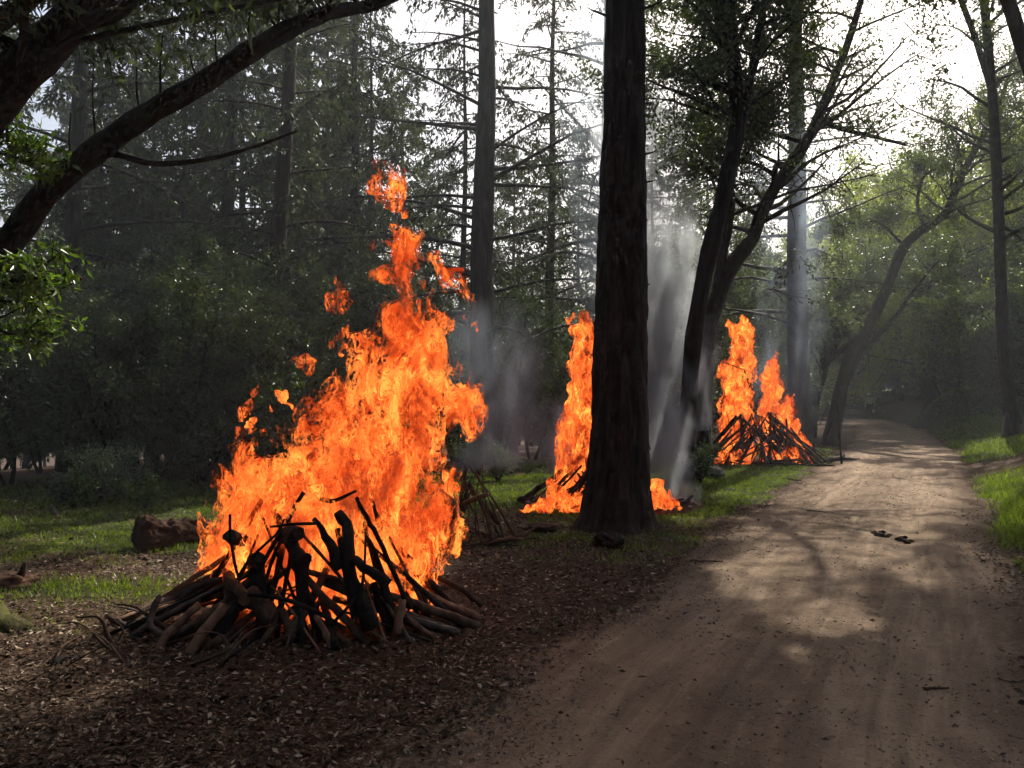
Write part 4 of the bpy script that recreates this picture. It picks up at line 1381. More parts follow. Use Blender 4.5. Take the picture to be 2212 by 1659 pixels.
def pile(center, rad, height, n, seed, group, label_thin, label_thick, mats, rr=(0.012, 0.045), front=None, lean=1.0, tops=0.75):
    """leaning sticks in a cone plus sticks lying round its foot"""
    rng = np.random.default_rng(seed)
    cx_, cy_ = center
    for i in range(n):
        a = rng.random() * 6.283
        if front is not None and rng.random() < 0.7:
            a = -math.pi / 2 + rng.normal() * 1.0
        rf = rad * (0.65 + 0.4 * rng.random())
        fx, fy = cx_ + math.cos(a) * rf * (1.35 if front else 1.0), cy_ + math.sin(a) * rf
        r = rr[0] + (rr[1] - rr[0]) * rng.random() ** 2
        tw = a + rng.normal() * 0.6
        tr_ = rad * tops * rng.random()
        h = height * (0.45 + 0.6 * rng.random()) * (0.5 + lean * 0.5)
        foot = np.array([fx, fy, gz(fx, fy) + r * 0.5])
        top = np.array([cx_ + math.cos(tw) * tr_, cy_ + math.sin(tw) * tr_, foot[2] + h])
        # lie some of them flat
        if rng.random() < 0.3:
            t2 = a + math.pi / 2 + rng.normal() * 0.5
            Ln = rad * (0.6 + 0.7 * rng.random())
            top = foot + np.array([math.cos(t2) * Ln, math.sin(t2) * Ln, 0.06 + 0.15 * rng.random()])
            top[2] = gz(top[0], top[1]) + 0.03 + 0.12 * rng.random()
        mid = (foot + top) / 2 + rng.normal(size=3) * np.array([0.03, 0.03, 0.025])
        mat = mats[rng.integers(len(mats))]
        thin = r < rr[0] + 0.4 * (rr[1] - rr[0])
        stick('stick' if thin else 'log', label_thin if thin else label_thick, [foot, mid, top], [r, r * (0.5 + 0.4 * rng.random())], mat, rng, 6 if thin else 9, 'stick' if thin else 'log', group)


C1 = (-1.38, 5.8)


def ring_pile(center, ax_, ay_, n, seed, hmin, hmax, rr, group, lab, mats, a0=3.25, a1=6.2, top=0.32):
    """straight logs leaning inward round the near side of a pile"""
    rng = np.random.default_rng(seed)
    for i in range(n):
        a = a0 + (a1 - a0) * (i + rng.random()) / n
        fx = center[0] + math.cos(a) * ax_ * (0.85 + 0.3 * rng.random()); fy = center[1] + math.sin(a) * ay_ * (0.85 + 0.3 * rng.random())
        r = rr[0] + (rr[1] - rr[0]) * rng.random() ** 1.4
        ta = a + rng.normal() * 0.6
        h = hmin + (hmax - hmin) * rng.random()
        foot = np.array([fx, fy, gz(fx, fy) + r * 0.4])
        tp = np.array([center[0] + math.cos(ta) * ax_ * top * (0.6 + 0.8 * rng.random()), center[1] + math.sin(ta) * ay_ * top, foot[2] + h])
        mid = (foot + tp) / 2 + rng.normal(size=3) * 0.018
        thin = r < rr[0] + 0.4 * (rr[1] - rr[0])
        where = ['at the left end', 'left of the centre', 'at the centre', 'right of the centre', 'at the road-side end'][min(4, int(5 * (a - a0) / (a1 - a0)))]
        mt = mats[rng.integers(len(mats))]
        tone = {'log_char': 'charred black', 'log_bark': 'dark brown', 'log_red': 'reddish brown', 'dead_wood': 'weathered grey'}[mt]
        stick('stick' if thin else 'log', f"{'slim' if thin else 'stout'} {tone} {'stick' if thin else 'log'} {lab} {where}", [foot, mid, tp], [r, r * (0.6 + 0.35 * rng.random())], mt, rng, 8 if thin else 11, 'stick' if thin else 'log', f'{group} {where}', kink=0.15)


RM = ['log_char', 'log_bark', 'log_char', 'log_bark', 'log_red', 'dead_wood']
ring_pile((-1.52, 5.70), 1.25, 0.72, 46, 101, 0.16, 0.45, (0.008, 0.036), 'outer logs of the nearest pile', 'in outer ring of nearest pile', RM)
ring_pile((-1.34, 5.72), 0.92, 0.5, 17, 111, 0.5, 0.95, (0.010, 0.030), 'inner poles of the nearest pile', 'in inner ring of nearest pile', ['log_char', 'log_char', 'log_bark'], top=0.45)
# flat tangle on the left foot of the nearest pile
rngt = np.random.default_rng(102)
for i in range(24):
    x0 = -2.75 + 1.3 * rngt.random(); y0 = 4.6 + 0.8 * rngt.random()
    a = rngt.random() * 3.14
    Ln = 0.2 + 0.45 * rngt.random()
    z0 = gz(x0, y0)
    up = 0.02 + 0.16 * rngt.random()
    p0 = np.array([x0, y0, z0 + 0.015]); p2 = p0 + [math.cos(a) * Ln, math.sin(a) * Ln * 0.7, up]
    p1 = (p0 + p2) / 2 + rngt.normal(size=3) * [0.05, 0.05, 0.04] + [0, 0, 0.03]
    r = 0.004 + 0.012 * rngt.random() ** 2
    stick('twig', 'thin twig in the flat tangle at the left foot of the nearest burn pile', [p0, p1, p2], [r, r * 0.4], ['log_char', 'log_bark', 'dead_wood'][rngt.integers(3)] if i % 3 else 'log_bark', rngt, 5, 'twig', 'twigs at the left foot of the nearest pile', 0.1, True, 0.25)

C2 = ((1290 - CX) / FPX * 11.9, 11.9)
pile(C2, 0.85, 0.95, 74, 103, 'sticks in the burn pile behind the big trunk', 'thin stick burning in the pile behind the big trunk', 'log burning in the pile behind the big trunk', ['log_char', 'log_char', 'log_bark'], (0.012, 0.05), front=True, lean=0.4)
C3 = ((1645 - CX) / FPX * 19.7, 19.7)
pile(C3, 1.25, 1.35, 100, 104, 'sticks in the far burn pile by the road', 'thin stick in the far burn pile by the road', 'log leaning in the far burn pile by the road', ['log_bark', 'log_char', 'dead_wood', 'log_bark'], (0.015, 0.055), front=True, lean=0.7)
C4 = ((1015 - CX) / FPX * 8.9, 8.9)
pile(C4, 0.5, 0.85, 42, 105, 'sticks in the small dark brush pile right of the tallest flame', 'thin stick in the dark brush pile right of the tallest flame', 'dark log leaning in the brush pile right of the tallest flame', ['log_bark', 'log_char', 'log_bark'], (0.008, 0.032), front=True, lean=0.9, tops=0.35)
rq = np.random.default_rng(106)
stick('log', 'cut log jutting out level from the top of the dark brush pile', [PX(985, 1092, 8.7), PX(1055, 1066, 8.6)], [0.028, 0.026], 'log_bark', rq)
stick('log', 'thick grey log slanting down the near side of the dark brush pile', [PX(1000, 1140, 8.4), PX(975, 1085, 8.6), PX(925, 1055, 8.7)], [0.04, 0.05], 'log_bark', rq)
stick('stick', 'pale-edged long pole sloping down the right side of the dark brush pile', [PX(1078, 1130, 9.0), PX(1020, 1060, 9.0), PX(965, 1000, 9.0)], [0.03, 0.018], 'log_bark', rq)
stick('stick', 'red-tipped stub poking out on the right of the big trunk', [PX(1370, 985, 11.4), PX(1404, 966, 11.4)], [0.05, 0.035], 'log_red', rq)
stick('stick', 'lone thin stake standing upright at the left edge of the road', [PX(1817, 1003, YG(1003)), PX(1813, 950, YG(1003)), PX(1810, 870, YG(1003))], [0.028, 0.012], 'bay_bark', rq, 6, 'stick')
stick('stick', 'thin curved whip standing behind the right end of the nearest pile', [PX(945, 1232, 7.3), PX(955, 1180, 7.3), PX(966, 1125, 7.3)], [0.006, 0.003], 'log_bark', rq, 5, 'stick')

# ------------------------------------------------------------------ flames: lumpy shells cut from a turbulent field
def surface_nets(Fd, origin, h):
    """quads of the zero surface of a sampled field"""
    s = Fd > 0
    nx, ny, nz = Fd.shape
    c = s[:-1, :-1, :-1].astype(np.int8)
    tot = np.zeros((nx - 1, ny - 1, nz - 1), np.int8)
    for a in (0, 1):
        for b_ in (0, 1):
            for c_ in (0, 1):
                tot += s[a:nx - 1 + a, b_:ny - 1 + b_, c_:nz - 1 + c_]
    act = (tot > 0) & (tot < 8)
    idx = -np.ones(act.shape, np.int64)
    cells = np.argwhere(act)
    idx[act] = np.arange(len(cells))
    ci, cj, ck = cells.T
    acc = np.zeros((len(cells), 3)); cnt = np.zeros(len(cells))
    corners = [(a, b_, c_) for a in (0, 1) for b_ in (0, 1) for c_ in (0, 1)]
    for p in corners:
        for ax in range(3):
            if p[ax]:
                continue
            q = list(p); q[ax] = 1
            f0 = Fd[ci + p[0], cj + p[1], ck + p[2]]; f1 = Fd[ci + q[0], cj + q[1], ck + q[2]]
            m_ = (f0 > 0) != (f1 > 0)
            t = np.where(m_, f0 / np.where(np.abs(f0 - f1) < 1e-9, 1, f0 - f1), 0)
            pt = np.tile(np.array(p, float), (len(cells), 1)); pt[:, ax] += t
            acc[m_] += pt[m_]; cnt[m_] += 1
    V = (cells + acc / np.maximum(cnt, 1)[:, None]) * h + np.asarray(origin)
    quads = []
    for ax in range(3):
        sl0 = [slice(1, -1)] * 3; sl1 = [slice(1, -1)] * 3
        sl0[ax] = slice(0, -1); sl1[ax] = slice(1, None)
        a0 = s[tuple(sl0)]; a1 = s[tuple(sl1)]
        e = np.argwhere(a0 != a1)
        if not len(e):
            continue
        off = np.ones(3, int); off[ax] = 0
        e = e + off
        sign = s[e[:, 0], e[:, 1], e[:, 2]]
        o1, o2 = [(1, 2), (2, 0), (0, 1)][ax]
        def cell(d1, d2):
            q = e.copy(); q[:, o1] -= d1; q[:, o2] -= d2
            return idx[q[:, 0], q[:, 1], q[:, 2]]
        Q = np.stack([cell(1, 1), cell(0, 1), cell(0, 0), cell(1, 0)], 1)
        Q[~sign] = Q[~sign][:, ::-1]
        quads.append(Q[(Q >= 0).all(1)])
    return V, np.concatenate(quads)


def flame_field(blobs, Yc, h, seed, depth, amp, freq, warp):
    """blobs: (px, py, r px[, heat]); returns field, origin and heat field"""
    rng = np.random.default_rng(seed)
    C = []; R = []; Hh = []
    for b_ in blobs:
        px, py, r = b_[:3]
        rm = r / FPX * Yc
        y = Yc + (rng.random() - 0.5) * depth
        C.append(PX(px, py, y)); R.append(rm); Hh.append(b_[3] if len(b_) > 3 else None)
    C = np.array(C); R = np.array(R)
    lo = (C - R[:, None] * 1.5).min(0) - 0.1; hi = (C + R[:, None] * 1.5).max(0) + 0.1
    N = np.ceil((hi - lo) / h).astype(int)
    ax = [lo[i] + np.arange(N[i]) * h for i in range(3)]
    X, Y, Z = [a.astype(np.float32) for a in np.meshgrid(*ax, indexing='ij')]
    # coarse mask of voxels near the flame
    near = np.zeros(X.shape, bool)
    for c, r in zip(C, R):
        s_ = [slice(max(0, int((c[i] - r * 1.5 - lo[i]) / h)), int((c[i] + r * 1.5 - lo[i]) / h) + 2) for i in range(3)]
        near[tuple(s_)] = True
    x, y, z = X[near], Y[near], Z[near]
    o = seed * 3.7
    f1 = freq
    w1 = fbm(x * f1 + o, y * f1, z * f1 * 0.62, 2) - 0.5
    w2 = fbm(x * f1, y * f1 + o, z * f1 * 0.62 + 9, 2) - 0.5
    w3 = fbm(x * f1 + 4, y * f1 + 2, z * f1 * 0.62 + o, 2) - 0.5
    f2 = freq * 3.1
    v1 = vnoise(x * f2 + o + w2 * 2, y * f2, z * f2 * 0.6 + w1 * 3) - 0.5
    v2 = vnoise(x * f2 + 7, y * f2 + o, z * f2 * 0.6 + w1 * 3) - 0.5
    xw = x + (w1 * 1.1 + v1 * 0.5) * warp
    yw = y + (w2 * 1.0) * warp
    zw = z + (w3 * 1.5 + v2 * 1.25) * warp
    F = np.full(len(x), -3.0, np.float32)
    for c, r in zip(C, R):
        d2 = (xw - c[0]) ** 2 + ((yw - c[1]) / 0.62) ** 2 + ((zw - c[2]) / 1.12) ** 2
        F = np.maximum(F, (r * 1.34 - np.sqrt(d2)) / math.sqrt(r * 0.16))
    # sheets of a ridged field stay luminous beyond the solid body: thin tongues and curls
    q1 = fbm(xw * f2 * 0.8 + v2 * 1.2 + 3, yw * f2 * 0.8 + v1, zw * f2 * 0.30 + o, 2)
    q2 = fbm(xw * f2 * 2.3 + v1 * 2.0 + 8, yw * f2 * 2.3, zw * f2 * 0.95 + v2 * 2 + o, 2)
    rd = np.abs(q1 - 0.5) * 2.4 + np.abs(q2 - 0.5) * 1.3
    F = F - amp * (rd * 1.25 - 0.06)
    full = np.full(X.shape, -1.0, np.float32)
    full[near] = F
    full[0] = full[-1] = -1; full[:, 0] = full[:, -1] = -1; full[:, :, 0] = full[:, :, -1] = -1
    return full, lo


def sample(Fd, lo, h, V):
    i = np.clip(((V - lo) / h).round().astype(int), 0, np.array(Fd.shape) - 1)
    return Fd[i[:, 0], i[:, 1], i[:, 2]]


def flame(root, part, blobs, Yc, h, seed, depth, amp, freq, warp, levels, heat_fn):
    Fd, lo = flame_field(blobs, Yc, h, seed, depth, amp, freq, warp)
    base = np.array(root.location)
    for (iso, mat, hb, nm) in levels:
        V, Q = surface_nets(Fd - iso, lo, h)
        sw = fbm(V[:, 0] * 2.2 + 5, V[:, 1] * 2.2, V[:, 2] * 1.1 + seed, 2) - 0.5
        heat = np.clip(heat_fn(V) + hb + 0.17 + sw * 1.2, 0, 1)
        obj(nm, mesh_from(nm, V - base, [Q], [M[mat]], attrs={'heat': heat}), root)


FY = 5.86
def crop(pts):
    return [(274 + 0.496 * a, 329 + 0.496 * b_, 0.496 * r) for a, b_, r in pts]


main_blobs = crop([(1200, 380, 40), (1270, 360, 25), (1160, 420, 30), (1250, 430, 60), (1190, 480, 60), (1300, 500, 40), (1220, 550, 70), (1150, 600, 60), (1110, 690, 70), (1200, 650, 60), (1330, 530, 30), (1390, 545, 22),
                   (1470, 600, 58), (1520, 610, 30), (1490, 680, 32), (1425, 560, 18), (1500, 760, 16), (1500, 720, 14), (1290, 690, 46), (1370, 690, 36), (1330, 740, 60), (1200, 760, 110), (1290, 820, 80), (1120, 800, 70), (1380, 650, 20),
                   (1150, 900, 130), (1280, 900, 80), (1000, 930, 60), (970, 880, 40), (925, 940, 25), (1150, 1010, 120), (1300, 1030, 90), (1400, 1050, 80), (1450, 1100, 70), (1000, 1040, 70), (940, 1090, 70), (860, 1110, 50),
                   (1480, 1180, 60), (1500, 1240, 46), (1470, 1290, 26), (1400, 1180, 95), (1430, 1130, 80), (1450, 1220, 60), (1420, 1290, 30), (1250, 1150, 130), (1100, 1150, 120), (950, 1180, 100), (850, 1190, 80), (800, 1150, 40),
                   (780, 1300, 90), (650, 1340, 55), (570, 1270, 40), (540, 1240, 28), (520, 1330, 40), (600, 1340, 56), (560, 1400, 70), (450, 1470, 40), (500, 1490, 60), (415, 1480, 20),
                   (640, 1190, 22), (690, 1175, 28), (590, 1215, 20), (725, 1210, 20), (650, 1275, 18),
                   (650, 1430, 100), (800, 1420, 110), (950, 1350, 120), (1100, 1320, 120), (1250, 1320, 110), (1340, 1330, 60), (1370, 1400, 45),
                   (600, 1540, 90), (480, 1570, 60), (750, 1560, 110), (900, 1500, 110), (1050, 1480, 110), (1200, 1470, 110), (1320, 1500, 70), (1390, 1480, 45), (1380, 1560, 40)])
main_blobs += [(600, 1150, 105), (720, 1180, 140), (850, 1150, 110), (515, 1190, 55), (470, 1215, 36), (440, 1190, 20), (700, 1280, 100), (590, 1270, 75), (820, 1280, 90), (900, 1220, 52), (500, 1270, 38), (950, 1190, 24), (720, 1340, 56), (600, 1340, 38), (850, 1330, 42)]
wisp_groups = [crop(w) for w in (
    [(1130, 110, 50), (1070, 120, 32), (1150, 170, 46), (1180, 210, 32), (1225, 258, 18), (1110, 60, 24), (1185, 90, 24)],
    [(1045, 412, 24)],
    [(910, 615, 50), (960, 630, 28), (865, 585, 20), (945, 668, 22)],
    [(935, 800, 30), (900, 822, 20), (972, 785, 18), (935, 858, 22)],
    [(760, 920, 40), (800, 915, 24), (720, 905, 18), (750, 880, 16)],
    [(540, 1040, 18), (530, 1100, 22), (520, 1138, 22), (545, 1170, 18)],
    [(680, 1050, 26), (650, 1092, 20), (700, 1080, 20), (725, 1110, 20)])]


def heat_main(V):
    px, py = CX + V[:, 0] / FY * FPX, HY + (CAM_H - V[:, 2]) / FY * FPX
    hgt = np.interp(py, [350, 520, 700, 900, 1150, 1350], [0.18, 0.30, 0.44, 0.50, 0.56, 0.62])
    core = np.exp(-(((px - 800) / 190) ** 2 + ((py - 1000) / 330) ** 2)) * 0.22 + np.exp(-(((px - 650) / 100) ** 2 + ((py - 1140) / 130) ** 2)) * 0.36 + np.exp(-(((px - 870) / 60) ** 2 + ((py - 1110) / 180) ** 2)) * 0.28
    return hgt - 0.12 + core


fb = (C1[0], 5.86, gz(*C1))
fl = thing('fire', 'tall roaring orange flame over the nearest burn pile', 'fire', fb)
flame(fl, 'flame', main_blobs, FY, 0.0175, 3, 0.30, 0.85, 2.4, 0.30, [(-0.22, 'flame_veil', 0.0, 'flame_veil'), (0.10, 'flame_outer', 0.04, 'flame_body'), (0.45, 'flame_inner', 0.13, 'flame_core')], heat_main)
for wi, wb in enumerate(wisp_groups):
    flame(fl, 'wisp', wb, FY, 0.012, 20 + wi, 0.12, 0.55, 6.0, 0.12, [(-0.08, 'flame_wisp', 0.0, 'flame_wisp')], lambda V: np.full(len(V), 0.36))

F2Y = 12.1
b2 = [(1275, 702, 24), (1258, 690, 14), (1285, 760, 28), (1288, 830, 36), (1285, 900, 42), (1280, 960, 48), (1272, 1020, 55), (1245, 1062, 46), (1210, 1085, 34), (1170, 1105, 22), (1192, 1045, 16), (1188, 1070, 22), (1140, 1118, 16), (1110, 1126, 11), (1090, 1128, 9), (1418, 1078, 30), (1450, 1092, 14), (1315, 1000, 70), (1320, 860, 50), (1330, 740, 35), (1225, 1105, 24), (1385, 1092, 30), (1265, 1085, 40), (1300, 1080, 50), (1436, 1066, 9), (1265, 740, 16), (1252, 870, 12)]
b2 = [q for q in b2 if q[0] > 1290 and q[1] > 1050] + [(1262 + 10 * math.sin(i_ * 1.7), 690 + i_ * 11.0, 12 + 1.15 * i_) for i_ in range(34)] + [(1300, 690 + i_ * 14.0, 18 + 1.2 * i_) for i_ in range(28)] + [(1240, 686, 8), (1228, 692, 5), (1246, 800, 8), (1244, 872, 9)]
f2 = thing('fire', 'orange flame half hidden behind the big dark trunk', 'fire', (C2[0], F2Y, gz(*C2)))
flame(f2, 'flame', b2, F2Y, 0.024, 5, 0.4, 0.45, 3.0, 0.17, [(0.0, 'flame_outer', 0.0, 'flame_body'), (0.35, 'flame_far', 0.06, 'flame_core')], lambda V: np.interp(V[:, 2], [0, 0.5, 1.5, 2.8], [0.50, 0.50, 0.44, 0.24]))

e2 = [(1088, 1128, 9), (1102, 1126, 12), (1120, 1122, 13), (1140, 1114, 15), (1158, 1106, 16), (1176, 1096, 17), (1190, 1070, 15), (1194, 1045, 11), (1205, 1088, 18), (1225, 1098, 18), (1245, 1090, 20), (1400, 1086, 18), (1418, 1078, 18), (1432, 1086, 14), (1448, 1090, 12), (1462, 1096, 8), (1438, 1068, 7), (1410, 1104, 12), (1215, 1068, 16), (1180, 1118, 12), (1210, 1118, 12)]
for side in (0, 1):
    flame(f2, 'flame', [q for q in e2 if (q[0] > 1330) == bool(side)], 11.0, 0.017, 31 + side, 0.35, 0.42, 4.5, 0.09, [(0.0, 'flame_outer', 0.12, 'flame_bed'), (0.25, 'flame_far', 0.15, 'flame_bed')], lambda V: np.full(len(V), 0.46))

F3Y = 20.1
b3a = [(1604, 706, 20), (1578, 700, 13), (1614, 730, 22), (1595, 758, 24), (1604, 800, 28), (1572, 798, 18), (1560, 806, 10), (1592, 850, 30), (1594, 900, 34), (1598, 940, 38), (1592, 975, 36), (1568, 992, 26), (1555, 1000, 16), (1590, 1000, 30), (1575, 978, 26), (1612, 955, 30)]
b3b = [(1668, 772, 15), (1660, 800, 20), (1670, 838, 22), (1664, 880, 26), (1692, 872, 15), (1708, 866, 10), (1702, 900, 20), (1706, 940, 26), (1674, 930, 34), (1722, 968, 25), (1732, 985, 16), (1640, 968, 18), (1690, 965, 34), (1655, 955, 26), (1715, 845, 6)]
h3 = lambda V: np.interp(V[:, 2], [0, 0.8, 2.0, 3.4], [0.56, 0.50, 0.36, 0.22])
f3 = thing('fire', 'twin columns of orange flame over the far burn pile by the road', 'fire', (C3[0], F3Y, gz(*C3)))


def spine(pts, n, seed, jit=0.28):
    rg = np.random.default_rng(seed)
    P_ = smooth_path([(a_, c_, r_) for a_, c_, r_ in pts], n)
    return [(p_[0] + rg.normal() * p_[2] * jit, p_[1] + rg.normal() * p_[2] * jit, p_[2] * (0.75 + 0.4 * rg.random())) for p_ in P_]


b3a = spine([(1590, 1004, 26), (1596, 970, 27), (1596, 920, 26), (1594, 870, 24), (1592, 830, 23), (1590, 800, 24), (1604, 775, 20), (1592, 745, 17), (1612, 722, 15), (1600, 700, 9), (1612, 688, 5)], 44, 201)
b3a += spine([(1578, 805, 14), (1562, 808, 10), (1550, 812, 5)], 7, 202) + spine([(1585, 720, 8), (1576, 702, 8), (1570, 690, 4)], 6, 203)
b3b = spine([(1668, 975, 22), (1670, 930, 22), (1664, 890, 18), (1668, 850, 16), (1660, 815, 13), (1668, 790, 10), (1672, 765, 6)], 30, 204)
b3b += spine([(1726, 985, 20), (1715, 960, 20), (1706, 925, 16), (1702, 895, 13), (1695, 872, 9), (1712, 858, 5)], 24, 205)
flame(f3, 'flame', b3a, F3Y, 0.030, 6, 0.5, 0.42, 3.0, 0.15, [(0.0, 'flame_outer', 0.0, 'flame_column'), (0.3, 'flame_far', 0.05, 'flame_core')], h3)
flame(f3, 'flame', b3b, F3Y - 0.1, 0.030, 7, 0.5, 0.42, 3.0, 0.15, [(0.0, 'flame_outer', 0.0, 'flame_column'), (0.3, 'flame_far', 0.05, 'flame_core')], h3)
e3 = [(1552, 1005, 12), (1562, 995, 14), (1578, 1002, 13), (1590, 990, 14), (1610, 998, 10), (1645, 996, 8), (1688, 990, 14), (1704, 984, 16), (1720, 988, 15), (1735, 994, 11), (1748, 998, 7), (1702, 1000, 10)]
for side in (0, 1):
    flame(f3, 'flame', [q for q in e3 if (q[0] > 1630) == bool(side)], 18.9, 0.03, 33 + side, 0.4, 0.4, 3.0, 0.14, [(0.0, 'flame_outer', 0.12, 'flame_bed')], lambda V: np.full(len(V), 0.5))
b4 = [(962, 1035, 14), (978, 1030, 10), (960, 1060, 20), (955, 1090, 24), (940, 1110, 24), (985, 1045, 8)]
f4 = thing('fire', 'small flames licking the left side of the dark brush pile', 'fire', (C4[0] - 0.3, 8.9, gz(*C4)))
flame(f4, 'flame', b4, 8.8, 0.02, 8, 0.2, 0.5, 3.0, 0.16, [(0.0, 'flame_outer', 0.06, 'flame_body'), (0.2, 'flame_inner', 0.05, 'flame_core')], lambda V: np.full(len(V), 0.42))


# ------------------------------------------------------------------ things lying about
def lump(name, label, cat, px, py, size, mat, seed, Y=None, rough=0.35, freq=2.2, sink=0.25, group=None, parent=None, loc=None):
    rng = np.random.default_rng(seed)
    n, m_ = 26, 40
    th = np.linspace(0.02, math.pi - 0.02, n); ph = np.linspace(0, 2 * math.pi, m_, endpoint=False)
    TH, PH = np.meshgrid(th, ph, indexing='ij')
    d = np.stack([np.sin(TH) * np.cos(PH), np.sin(TH) * np.sin(PH), np.cos(TH)], -1)
    o = rng.random() * 20
    r = 1 + rough * 2 * (fbm(d[..., 0] * freq + o, d[..., 1] * freq + 3, d[..., 2] * freq + 5, 4) - 0.5)
    V = (d * r[..., None] * np.asarray(size)).reshape(-1, 3)
    i = np.arange(n - 1)[:, None] * m_; j = np.arange(m_)[None, :]; j2 = (j + 1) % m_
    Q = np.stack([i + j, i + m_ + j, i + m_ + j2, i + j2], -1).reshape(-1, 4)
    me = mesh_from(name, V, [Q, np.arange(m_)[None, :], (np.arange(m_)[::-1] + (n - 1) * m_)[None, :]], [M[mat]])
    if loc is None:
        Y = Y or YG(py)
        x = (px - CX) / FPX * Y
        loc = (x, Y, gz(x, Y) + size[2] * (1 - 2 * sink))
    if parent is not None:
        return obj(name, me, parent, loc)
    ob = obj(name, me, None, loc, label=label, category=cat)
    if group:
        ob['group'] = group
    return ob


def rotten_log():
    Y = YG(1180)
    p0 = PX(300, 1155, Y); p1 = PX(430, 1160, Y + 0.5)
    x, y = p0[0], p0[1]
    base = np.array([x, y, gz(x, y)])
    rng = np.random.default_rng(120)
    L = np.linalg.norm((p1 - p0)[:2])
    n, m_ = 60, 56
    t = np.linspace(0, 1, n); th = np.linspace(0, 2 * np.pi, m_, endpoint=False)
    T, TH = np.meshgrid(t, th, indexing='ij')
    r = np.interp(t, [0, 0.04, 0.3, 1], [0.12, 0.19, 0.165, 0.10])[:, None]
    nz_ = fbm(T * 9, np.cos(TH) * 3 + 5, np.sin(TH) * 3 + 5, 4) - 0.5
    n2 = np.abs(fbm(T * 3, np.cos(TH) * 7 + 5, np.sin(TH) * 7 + 5, 3) - 0.5)
    R = r * (1 + 0.9 * nz_ - 0.8 * n2 + 0.2)
    d = unit(p1 - p0) * [1, 1, 0]
    sd_ = np.array([-d[1], d[0], 0])
    cen = base + np.array([0, 0, 0.15]) + T[..., None] * L * 1.2 * d + np.array([0, 0, -0.04]) * T[..., None]
    V = cen + R[..., None] * (np.cos(TH)[..., None] * sd_ + np.sin(TH)[..., None] * np.array([0, 0, 1.0]))
    V = V.reshape(-1, 3) - base
    i = np.arange(n - 1)[:, None] * m_; j = np.arange(m_)[None, :]; j2 = (j + 1) % m_
    Q = np.stack([i + j, i + j2, i + m_ + j2, i + m_ + j], -1).reshape(-1, 4)
    me = mesh_from('rotten_log', V, [Q, np.arange(m_)[::-1][None, :], (np.arange(m_) + (n - 1) * m_)[None, :]], [M['rot_wood']])
    obj('rotten_log', me, None, base, label='crumbling red-brown rotten log lying in the meadow left of the flames', category='log')


rotten_log()


def mossy_log():
    rng = np.random.default_rng(121)
    Y = 5.55
    P = [PX(-120, 1330, Y + 0.2), PX(-20, 1345, Y), PX(60, 1375, Y - 0.1), PX(105, 1392, Y - 0.15)]
    stick('mossy_log', 'moss-covered log end at the left picture edge', P, [0.14, 0.13, 0.10, 0.04], 'moss_wood', rng, 18, 'log', rough=0.22)


mossy_log()


def stump():
    rng = np.random.default_rng(122)
    Y = YG(1270)
    x = (15 - CX) / FPX * Y
    base = np.array([x, Y, gz(x, Y)])
    root = thing('stump', 'broken dark stump with two prongs at the left picture edge', 'stump', base)
    w = Wood()
    w.tube(smooth_path([PX(40, 1275, Y), PX(48, 1245, Y), PX(58, 1212, Y)], 9), np.linspace(0.05, 0.015, 9), 9, 0.3, rng)
    obj('prong', w.mesh('prong', M['rot_wood'], base), root)
    w = Wood()
    w.tube(smooth_path([PX(30, 1278, Y), PX(10, 1255, Y), PX(-20, 1235, Y)], 9), np.linspace(0.07, 0.03, 9), 9, 0.3, rng)
    obj('prong', w.mesh('prong', M['rot_wood'], base), root)
    lump('root_base', None, None, 0, 0, (0.24, 0.16, 0.09), 'rot_wood', 123, parent=root, loc=(0.0, 0, 0.03), rough=0.5)


stump()
lump('rotten_stump', 'weathered brown stump piece slumped against the foot of the big trunk', 'stump', 1316, 1180, (0.15, 0.12, 0.10), 'fir_bark', 124, rough=0.75, freq=2.6)
lump('rock', 'rounded rock in the grass left of the far fire', 'rock', 1536, 1030, (0.26, 0.22, 0.17), 'rock', 125)
lump('rock', 'pale boulder on the road bend beside the walking person', 'rock', 1906, 902, (0.8, 0.6, 0.5), 'rock', 126, Y=57)
lump('rock', 'dark boulder on the road bend just left of the walking person', 'rock', 1845, 900, (0.8, 0.6, 0.42), 'rock', 127, Y=57)
lump('mud_clod', 'dark clod of earth between the small flames and the big trunk', 'earth', 1170, 1140, (0.2, 0.14, 0.06), 'rot_wood', 128, rough=0.6)
for i, (px, py, s) in enumerate([(1887, 1157, 0.045), (1897, 1163, 0.06), (1903, 1156, 0.04), (1911, 1164, 0.05), (1919, 1160, 0.03), (1941, 1169, 0.055), (1950, 1164, 0.045), (1956, 1173, 0.06), (1965, 1170, 0.035)]):
    Y = YG(py)
    x = (px - CX) / FPX * Y
    lump('horse_dropping', 'dark clump of horse droppings on the sunlit road', 'dropping', px, py, (s * 0.75, s * 0.6, s * 0.42), 'dung', 130 + i, rough=0.85, loc=(x, Y, float(surface_z(np.array([x]), np.array([Y]))[0]) + s * 0.25), group='horse droppings on the road')

rs = np.random.default_rng(140)


def ground_stick(label, pts, r, mat='dead_wood', name='twig', lift=0.02):
    P = []
    for a, b_ in pts:
        Y = YG(b_)
        x = (a - CX) / FPX * Y
        P.append([x, Y, float(surface_z(np.array([x]), np.array([Y]))[0]) + lift * 0.5])
    stick(name, label, P, [r, r * 0.6], mat, rs, 6, 'twig', kink=0.5)


